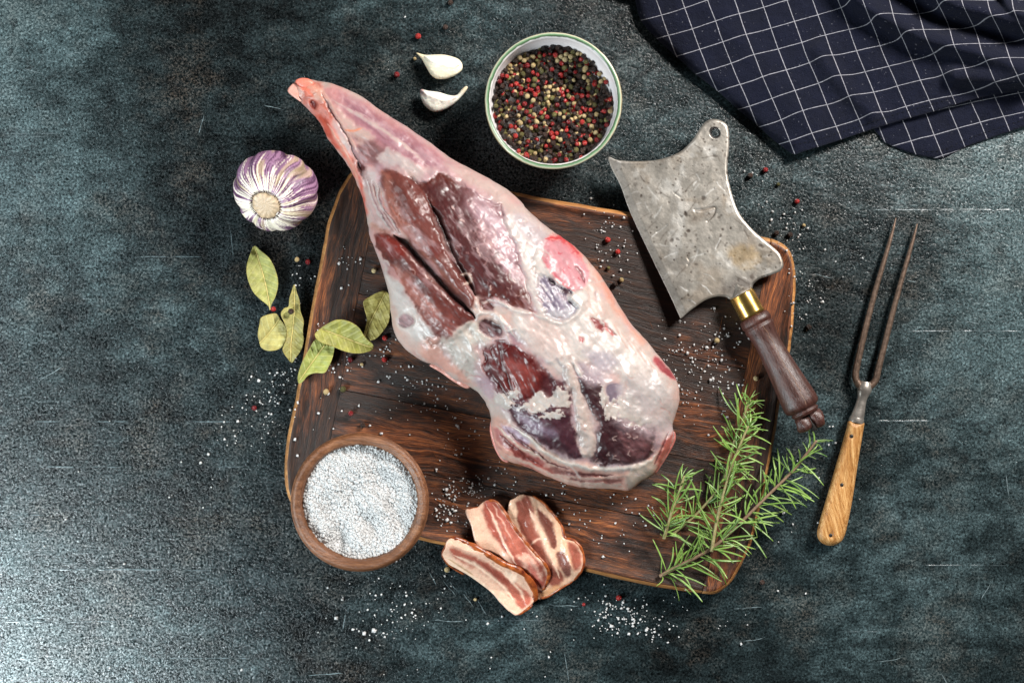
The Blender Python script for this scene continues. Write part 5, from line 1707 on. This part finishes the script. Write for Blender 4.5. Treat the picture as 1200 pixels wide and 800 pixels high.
# ------------------------------------------------------------------ bay leaves
def bay_leaf(outline, mid, zb, label, tint, seed, curl=(0.0, 0.0), tilt=(0, 0), wave=1.0):
    poly = smooth_poly(outline, 4)
    mid = smooth_poly(mid, 6, False)
    cx, cy = poly.mean(0)
    L = np.linalg.norm(mid[-1] - mid[0])

    def zfun(V):
        d, nx, ny, par, _ = seg_dist(V, mid, False)
        t = (mid[-1] - mid[0]) / L
        v = (V[:, 0] - nx) * -t[1] + (V[:, 1] - ny) * t[0]
        u = par * L
        z = zb + curl[0] * d * PX * 0.95 + curl[1] * ((par - .5) * L) ** 2 / L * PX
        z = z + tilt[0] * (V[:, 0] - cx) * PX + tilt[1] * (V[:, 1] - cy) * PX
        z = z + wave * PX * (2.2 * fbm(V[:, 0] / 13, V[:, 1] / 13, 2, seed) + .5 * fbm(V[:, 0] / 5, V[:, 1] / 5, 2, seed + 1))
        q = np.abs(((u - 0.75 * np.abs(v)) / 8.0 + 0.3 * (v > 0)) % 1.0 - 0.5)
        vein = np.exp(-(q / 0.075) ** 2) * sstep(0, 2, d)
        z = z + 0.00050 * vein - 0.0005 * np.exp(-(d / 1.6) ** 2)
        return z, vein, d, v

    V, F, be, bv, sd = grid_fill(poly, 0.75)
    z, vein, d, v = zfun(V)
    root = thing('bay_leaf', P(cx, cy, max(zb - 0.001, 0)), label, 'bay leaf')
    c = np.tile(lin(tint), (len(V), 1))
    n = fbm(V[:, 0] / 9, V[:, 1] / 9, 3, seed + 3)
    c *= (1 + .22 * n + 0.06 * np.sign(v))[:, None]
    c = c * (1 - .40 * vein[:, None]) + lin((196, 190, 118)) * .40 * vein[:, None]
    e = sstep(1.6, 0, sd)
    c = c * (1 - .45 * e[:, None]) + lin((150, 128, 62)) * .45 * e[:, None]
    verts, faces, src = solid(V, F, be, bv, z, z - 0.00035, False)
    blade = mesh_obj('leaf_blade', verts, faces, M_BAY, root, cols=np.clip(c, .01, .9)[src])
    q = resample(mid, 1.5)
    zz = zfun(q)[0] + 0.0004
    v_, f_ = tube_data([P(a, b, z_) for (a, b), z_ in zip(q, zz)], list(np.linspace(.00035, .00055, len(q))), 6)
    mesh_obj('midrib', v_, f_, M_MIDRIB, root)


M_MIDRIB = mat_simple('leaf_midrib', lin4(196, 178, 110), .5, .4)
bay_leaf([(298, 288), (306, 294), (316, 303), (323, 317), (326, 332), (323, 347), (318, 357), (316.5, 364), (314, 358), (304, 350), (296, 341), (290, 326), (289, 312), (293, 298)],
         [(298.5, 289), (304, 307), (310, 328), (314, 346), (316.5, 363)], 0.0045, 'olive green bay leaf nearest the garlic bulb, standing alone', (146, 146, 80), 201, (.5, .12), (.05, 0))
bay_leaf([(304, 401), (302, 392), (304, 380), (306, 372), (316, 368), (324, 367.5), (329, 374), (335, 383), (336, 392), (333, 402), (327, 409), (314, 411), (306, 407)],
         [(304, 402), (312, 394), (320, 384), (328, 373)], 0.0025, 'broken round bay leaf piece on the table beside the narrow leaf', (160, 150, 90), 202, (.2, .05), (.0, .0))
bay_leaf([(345, 333), (348, 343), (351, 352), (352, 364), (356, 376), (355, 388), (356, 398), (353, 410), (346, 420), (342, 425), (337, 420), (331, 410), (335, 398), (336, 388), (333, 378), (329, 368), (333, 361), (338, 359), (339, 350), (342, 340)],
         [(345, 334), (345, 355), (344, 378), (341, 402), (341, 423)], 0.0075, 'narrow ragged bay leaf upright against the left board edge', (142, 134, 76), 203, (.35, .05), (.12, 0), 1.6)
bay_leaf([(350, 449), (349, 440), (354, 424), (361, 411), (370, 397), (378, 400), (386, 405), (392, 406), (390, 418), (385, 430), (380, 437), (370, 437), (361, 440), (355, 447)],
         [(351, 446), (362, 430), (372, 416), (381, 404)], 0.0245, 'green bay leaf hanging over the left edge of the board', (142, 146, 74), 204, (.3, .05), (.06, 0))
bay_leaf([(369, 391), (375, 385), (384, 379), (395, 374.5), (408, 376), (420, 383), (426, 392), (431, 398), (437, 403), (437, 409), (428, 413), (416, 414), (402, 411), (390, 406), (378, 402), (371, 397)],
         [(376, 385), (392, 391), (410, 398), (426, 404), (437, 407)], 0.0275, 'curled olive bay leaf lying across the board, middle of three', (140, 138, 66), 205, (.55, .10), (0, -.03))
bay_leaf([(452, 341), (457, 348), (457, 362), (456, 376), (449, 388), (440, 397), (432, 399), (426, 396), (428, 384), (430, 374), (427, 362), (426, 353), (434, 347), (444, 342)],
         [(452, 342), (444, 358), (434, 378), (427, 395)], 0.0265, 'bay leaf on the board touching the side of the lamb', (150, 138, 74), 206, (.35, .1), (.04, 0))


# ------------------------------------------------------------------ rosemary
def needle_mesh(seed):
    rs = random.Random(seed)
    bend = rs.uniform(.10, .45) * rs.choice([1, 1, 1, -0.5]); side = rs.uniform(-1.0, 1.0)
    n = 8; v = []; f = []
    w0 = rs.uniform(.042, .062)
    for i in range(n):
        t = i / (n - 1)
        w = w0 * (0.42 + 0.58 * math.sin(min(t * 2.6, 1.57))) * (1 - max(0, t - .72) ** 1.6 * 4.2)
        w = max(w, .008)
        x = t; y = side * t * t; z = -bend * t * t + bend * .35 * t
        v += [(x, y - w, z - w * .55), (x, y - w * .8, z + w * .15), (x, y, z - w * .02 + w * .12), (x, y + w * .8, z + w * .15), (x, y + w, z - w * .55)]
    for i in range(n - 1):
        for k in range(5):
            a = i * 5 + k; b = i * 5 + (k + 1) % 5
            f.append((a, b, b + 5, a + 5))
    f.append(tuple(range(5))[::-1]); f.append(tuple((n - 1) * 5 + k for k in range(5)))
    me = bpy.data.meshes.new('needle')
    me.from_pydata(v, [], f); me.update()
    me.polygons.foreach_set('use_smooth', np.ones(len(me.polygons), bool))
    me.materials.append(M_ROSE)
    return me


NEED = [needle_mesh(i) for i in range(14)]


def sprig(pts, zs, label, seed, w0, w1, spacing=6.0, lens=(20, 30), woody=False, tiplen=.38, tuft=True):
    rs = random.Random(seed)
    ln = smooth_poly(np.c_[np.array(pts, float), np.array(zs, float)], 6, False)
    ln = resample(ln * np.array([1, 1, 3000]), 1.5) / np.array([1, 1, 3000])
    path = [P(a, b, z) for a, b, z in ln]
    root = thing('rosemary_sprig', (path[0].x, path[0].y, path[0].z - 0.004), label, 'rosemary', 'rosemary sprigs on the board')
    n = len(path)
    v, f = tube_data(path, list(np.linspace(w0, w1, n) * PX * .5), 8)
    mesh_obj('stem', v, f, M_ROSEWOOD if woody else M_ROSESTEM, root)
    acc = 0; whorl = rs.uniform(0, 6)
    i = 2
    while i < n:
        p = path[i]; t = (path[min(i + 2, n - 1)] - path[max(i - 2, 0)]).normalized()
        side = t.cross(Vector((0, 0, 1))).normalized(); up = side.cross(t).normalized()
        frac = i / n
        whorl += 1.57 + rs.uniform(-.3, .3)
        for k in range(rs.choice([1, 3, 4, 4, 6])):
            a = whorl + math.pi * k + rs.uniform(-.7, .7)
            rad = side * math.cos(a) + up * (math.sin(a) * (0.55 if math.sin(a) > 0 else .25))
            rad.normalize()
            sp = math.radians(rs.uniform(18, 88) * (1 - .45 * sstep(.8, 1.0, frac)))
            d = (t * math.cos(sp) + rad * math.sin(sp)).normalized()
            if d.z < -0.25: d.z = -0.25; d.normalize()
            l = rs.uniform(lens[0] * .45, lens[1] * 1.05) * PX * (1 - (1 - tiplen) * float(sstep(.72, 1.0, frac)))
            # needle frame: X along d, its flat top away from the stem axis tip
            zax = (t - d * t.dot(d))
            zax = (zax * .7 + Vector((0, 0, 1)) * .75); zax = (zax - d * zax.dot(d)).normalized()
            yax = zax.cross(d)
            m = Matrix((d, yax, zax)).transposed().to_4x4()
            wd = rs.uniform(.7, 1.0) * 24 * PX
            m = Matrix.Translation(p - wloc(root) + rad * (w1 * PX * .3)) @ m @ Matrix.Diagonal((l, wd, wd * .9, 1))
            o = bpy.data.objects.new('needle', NEED[rs.randrange(14)])
            link(o, root); o.matrix_basis = m
        i += max(2, int(round(1.25 * spacing / 1.5 * rs.uniform(.55, 1.5) * (1 - .45 * float(sstep(.75, 1, frac))))))


sprig([(773, 675), (793, 664), (815, 653), (840, 637.5), (871, 609), (896, 584), (927.5, 553), (944, 533), (957, 516)], [.0235, .026, .028, .030, .030, .031, .029, .028, .030],
      'long rosemary sprig reaching from board corner up to the cleaver handle end', 301, 4.6, 3.0, 7.0, (26, 46), True)
sprig([(834, 646), (838, 620), (843, 597), (851, 568), (859, 541), (869, 517), (877, 499)], [.034, .034, .035, .036, .036, .037, .036], 'straight rosemary sprig standing up the middle of the bunch', 302, 4.2, 2.6, 6.4, (26, 46))
sprig([(850, 560), (855, 538), (861, 516), (867, 500), (872, 486), (879, 468)], [.027, .027, .028, .030, .031, .033], 'topmost rosemary sprig pointing up beside the cleaver handle', 303, 3.6, 2.6, 6.4, (24, 42))
sprig([(778, 631), (784, 610), (789, 593), (797, 573), (802, 557)], [.027, .030, .033, .034, .034], 'short rosemary sprig at the left of the bunch nearest the lamb', 304, 4.0, 2.8, 4.5, (26, 44))
sprig([(786, 627), (812, 606), (836, 580), (850, 560)], [.024, .025, .026, .026], 'flat rosemary sprig lying underneath the others', 305, 3.4, 2.6, 7.0, (24, 42))


# ------------------------------------------------------------------ bacon
M_RIND = mat_simple('smoked_rind', lin4(168, 88, 40), 0.32, 0.5, 0, 200, .7, .0005, lin4(82, 28, 16))


def bacon(outline, rind, zlift, thick, label, seed, paint, base):
    poly = smooth_poly(outline, 4)
    poly = poly + .7 * np.stack([fbm(poly[:, 0] / 6, poly[:, 1] / 6, 2, seed), fbm(poly[:, 0] / 6 + 9, poly[:, 1] / 6, 2, seed)], 1)

    def zbase(V):
        b = sdf(V, BOARD)[0]
        drop = np.clip(-(b - 6), 0, 80) * PX
        return BZ + 0.0018 - np.minimum(drop * 0.62 * sstep(0, .012, drop), BZ - 0.0005) + zlift * (1 - .35 * sstep(10, -50, b))

    V, F, be, bv, sd = grid_fill(poly, 0.7)
    p = Painter(V, base, seed)
    paint(p)
    p.h += .5 * fbm(V[:, 0] / 5, V[:, 1] / 5, 3, seed + 5)
    p.c *= np.array([.88, .71, .63])
    p.c *= (1 + .10 * fbm(V[:, 0] / 2.6, V[:, 1] / 2.6, 2, seed + 6))[:, None]
    rnd = np.sqrt(np.clip(1 - (1 - np.clip(sd / 1.6, 0, 1)) ** 2, 0, 1))
    zb = zbase(V)
    w = 2.6 * fbm(V[:, 0] / 24, V[:, 1] / 24, 2, seed + 8) * PX
    zt = zb + w + thick * (.55 + .45 * rnd) + p.h * PX * np.clip(sd / 3, 0, 1)
    cx, cy = poly.mean(0)
    root = thing('bacon_slice', P(cx, cy, float(zb.min())), label, 'bacon', 'sliced bacon fanned at the board edge')
    verts, faces, src = solid(V, F, be, bv, zt, zb + w, False)
    mesh_obj('slice', verts, faces, M_BACON, root, cols=np.clip(p.c, .004, .9)[src])
    for ln, wd in rind:
        q = resample(smooth_poly(ln, 5, False), 1.5)
        zz = zbase(q) + 2.6 * fbm(q[:, 0] / 24, q[:, 1] / 24, 2, seed + 8) * PX + thick * .50
        r = wd * PX * .5 * (1 + .35 * fbm(q[:, 0] / 9, q[:, 1] / 9, 2, seed + 9)) * np.clip(np.minimum(np.arange(len(q)), np.arange(len(q))[::-1]) / 3 + .3, 0, 1)
        v_, f_ = tube_data([P(a, b, z_) for (a, b), z_ in zip(q, zz)], list(r), 12, min(1.3, thick * 1.08 / (wd * PX)))
        mesh_obj('rind', v_, f_, M_RIND, root)


FATB = (240, 226, 208)


def paint1(p):
    R, L = p.region, p.line
    p.c *= (1 + .06 * p.streak(42, 30, 4, 3))[:, None]
    R([(528, 641), (548, 648), (580, 664), (606, 682), (622, 700), (612, 714), (590, 690), (560, 667), (535, 655)], (172, 92, 78), 2.5, 3, 9, -.6, .9, (40, 24, 3, .25, .5))
    R([(545, 650), (575, 665), (598, 682), (590, 686), (566, 670)], (152, 84, 74), 3, 3, 8, -.3, .8, (40, 14, 2.5, .3, .5))
    L([(532, 650), (556, 661), (584, 682), (604, 704)], 2.0, (246, 232, 214), .6, .9, 1.5)
    L([(570, 656), (592, 672), (608, 690), (616, 704)], 1.7, (244, 226, 208), .5, .85, 1.5)
    L([(540, 642), (566, 654), (590, 668)], 1.3, (236, 206, 190), .3, .8, 1.5)
    R([(592, 668), (602, 672), (606, 680), (598, 680)], (246, 234, 218), 2, 2, 6, .8, .9)
    R([(520, 650), (530, 656), (560, 678), (586, 704), (604, 718), (590, 712), (560, 688), (530, 664)], (246, 236, 218), 2.5, 2, 9, .4, .85)
    L([(524, 654), (540, 664), (556, 674)], 1.1, (170, 140, 96), -.8, .7, 1)


def paint2(p):
    R, L = p.region, p.line
    R([(566, 590), (578, 586), (590, 600), (612, 634), (636, 664), (640, 680), (632, 690), (612, 668), (590, 645), (572, 618)], (150, 80, 70), 2.5, 3, 10, -.4, .95, (56, 30, 3.4, .25, .5))
    R([(584, 606), (600, 622), (612, 642), (614, 656), (602, 644), (588, 624)], (186, 118, 104), 4, 5, 8, .2, .8, (56, 6, 3, .35, .6))
    L([(572, 594), (582, 616), (592, 640), (606, 662)], 1.5, (240, 218, 204), .6, .9, 2)
    L([(578, 590), (588, 610), (600, 632)], 1.0, (226, 196, 184), .4, .7, 2)
    R([(606, 650), (618, 650), (630, 664), (636, 680), (624, 676), (612, 664)], (232, 196, 182), 3, 4, 7, .6, .9, (50, 10, 3, .2, .5))
    R([(618, 660), (628, 668), (634, 684), (626, 682)], (186, 100, 92), 2.5, 3, 6, 0, .8)
    R([(546, 597), (560, 596), (570, 620), (580, 645), (560, 640), (552, 618)], (222, 200, 182), 3, 2, 9, .3, .8, (66, 26, 4, .08, .3))


def paint3(p):
    R, L = p.region, p.line
    R([(604, 590), (614, 580), (622, 586), (628, 606), (634, 624), (646, 648), (660, 676), (652, 690), (640, 680), (628, 655), (612, 628), (602, 608)], (138, 78, 68), 2.5, 3, 9, -.5, .95, (66, 22, 4, .16, .4))
    R([(628, 598), (638, 602), (648, 616), (652, 634), (648, 644), (638, 626)], (106, 58, 52), 2.5, 3, 9, -.6, .95, (60, 20, 3, .18, .4))
    R([(650, 648), (660, 646), (668, 656), (670, 672), (662, 674), (654, 662)], (118, 76, 72), 2.5, 3, 8, -.5, .95, (60, 14, 3, .2, .4))
    R([(664, 636), (674, 636), (681, 648), (681, 664), (672, 668), (668, 652)], (152, 78, 66), 3, 3, 7, -.2, .9, (70, 12, 2.5, .3, .5))
    L([(620, 596), (628, 612), (638, 632), (646, 652), (656, 676)], 3.6, (238, 216, 198), .7, .95, 1.5)
    L([(650, 600), (656, 622), (662, 640), (670, 664)], 2.8, (230, 200, 170), .6, .9, 1.5)
    L([(622, 638), (630, 632), (638, 632)], 1.3, (230, 206, 192), .4, .9, 1)
    R([(630, 698), (640, 690), (660, 684), (655, 690), (640, 700)], (214, 172, 130), 3, 2, 7, 0, .85)
    R([(597, 590), (606, 592), (606, 612), (614, 632), (604, 616)], (238, 220, 198), 2, 2, 8, .4, .9)


bacon([(597, 588), (604, 583), (611, 579), (620, 580), (628, 583), (637, 590), (645, 600), (653, 609), (658, 617), (661, 629), (669, 632), (676, 635), (682, 645), (684, 656), (682, 667), (674, 679), (658, 688), (640, 699.5), (628, 700),
       (634, 677), (622, 646), (606, 622), (595, 604)],
      [([(624, 581), (638, 590), (650, 605), (659, 618), (662, 630), (672, 633), (681, 643), (684, 656), (681, 668), (672, 680)], 4), ([(672, 680), (658, 688), (642, 698), (630, 700)], 3.5)],
      0.0014, 0.0024, 'rightmost bacon slice with dark meat and pale fat bands', 401, paint3, (222, 196, 174))
bacon([(545, 598), (552, 595), (559, 594), (567, 587.5), (576, 585), (582, 588), (589, 597), (599, 614), (613, 633), (626, 648), (637, 659), (643, 670), (641, 682), (634, 693), (622, 684), (600, 662), (577, 647), (559, 640), (552, 616)],
      [([(570, 587), (580, 587), (590, 598), (600, 614), (614, 633), (627, 648), (638, 660), (643, 671), (640, 684), (635, 692)], 4), ([(546, 598), (553, 595.5), (562, 594)], 3)],
      0.0046, 0.0024, 'middle bacon slice lying between the other two', 402, paint2, (214, 190, 174))
bacon([(517.5, 650), (521, 642), (525, 632), (534, 630.5), (561, 643), (590, 660), (608, 667), (621, 680), (627, 694), (625, 706), (607, 720), (598, 717), (588, 708), (574, 692), (546, 672), (526, 661)],
      [([(525, 634), (534, 631), (550, 638), (568, 647), (590, 660), (607, 667), (620, 679), (627, 693), (625, 705)], 7), ([(624, 708), (615, 715), (606, 720)], 3.5), ([(525, 634), (519, 646), (520, 654), (528, 663), (545, 673)], 2.5)],
      0.0084, 0.0042, 'front bacon slice with thick white fat hanging off the board edge', 403, paint1, (232, 206, 188))
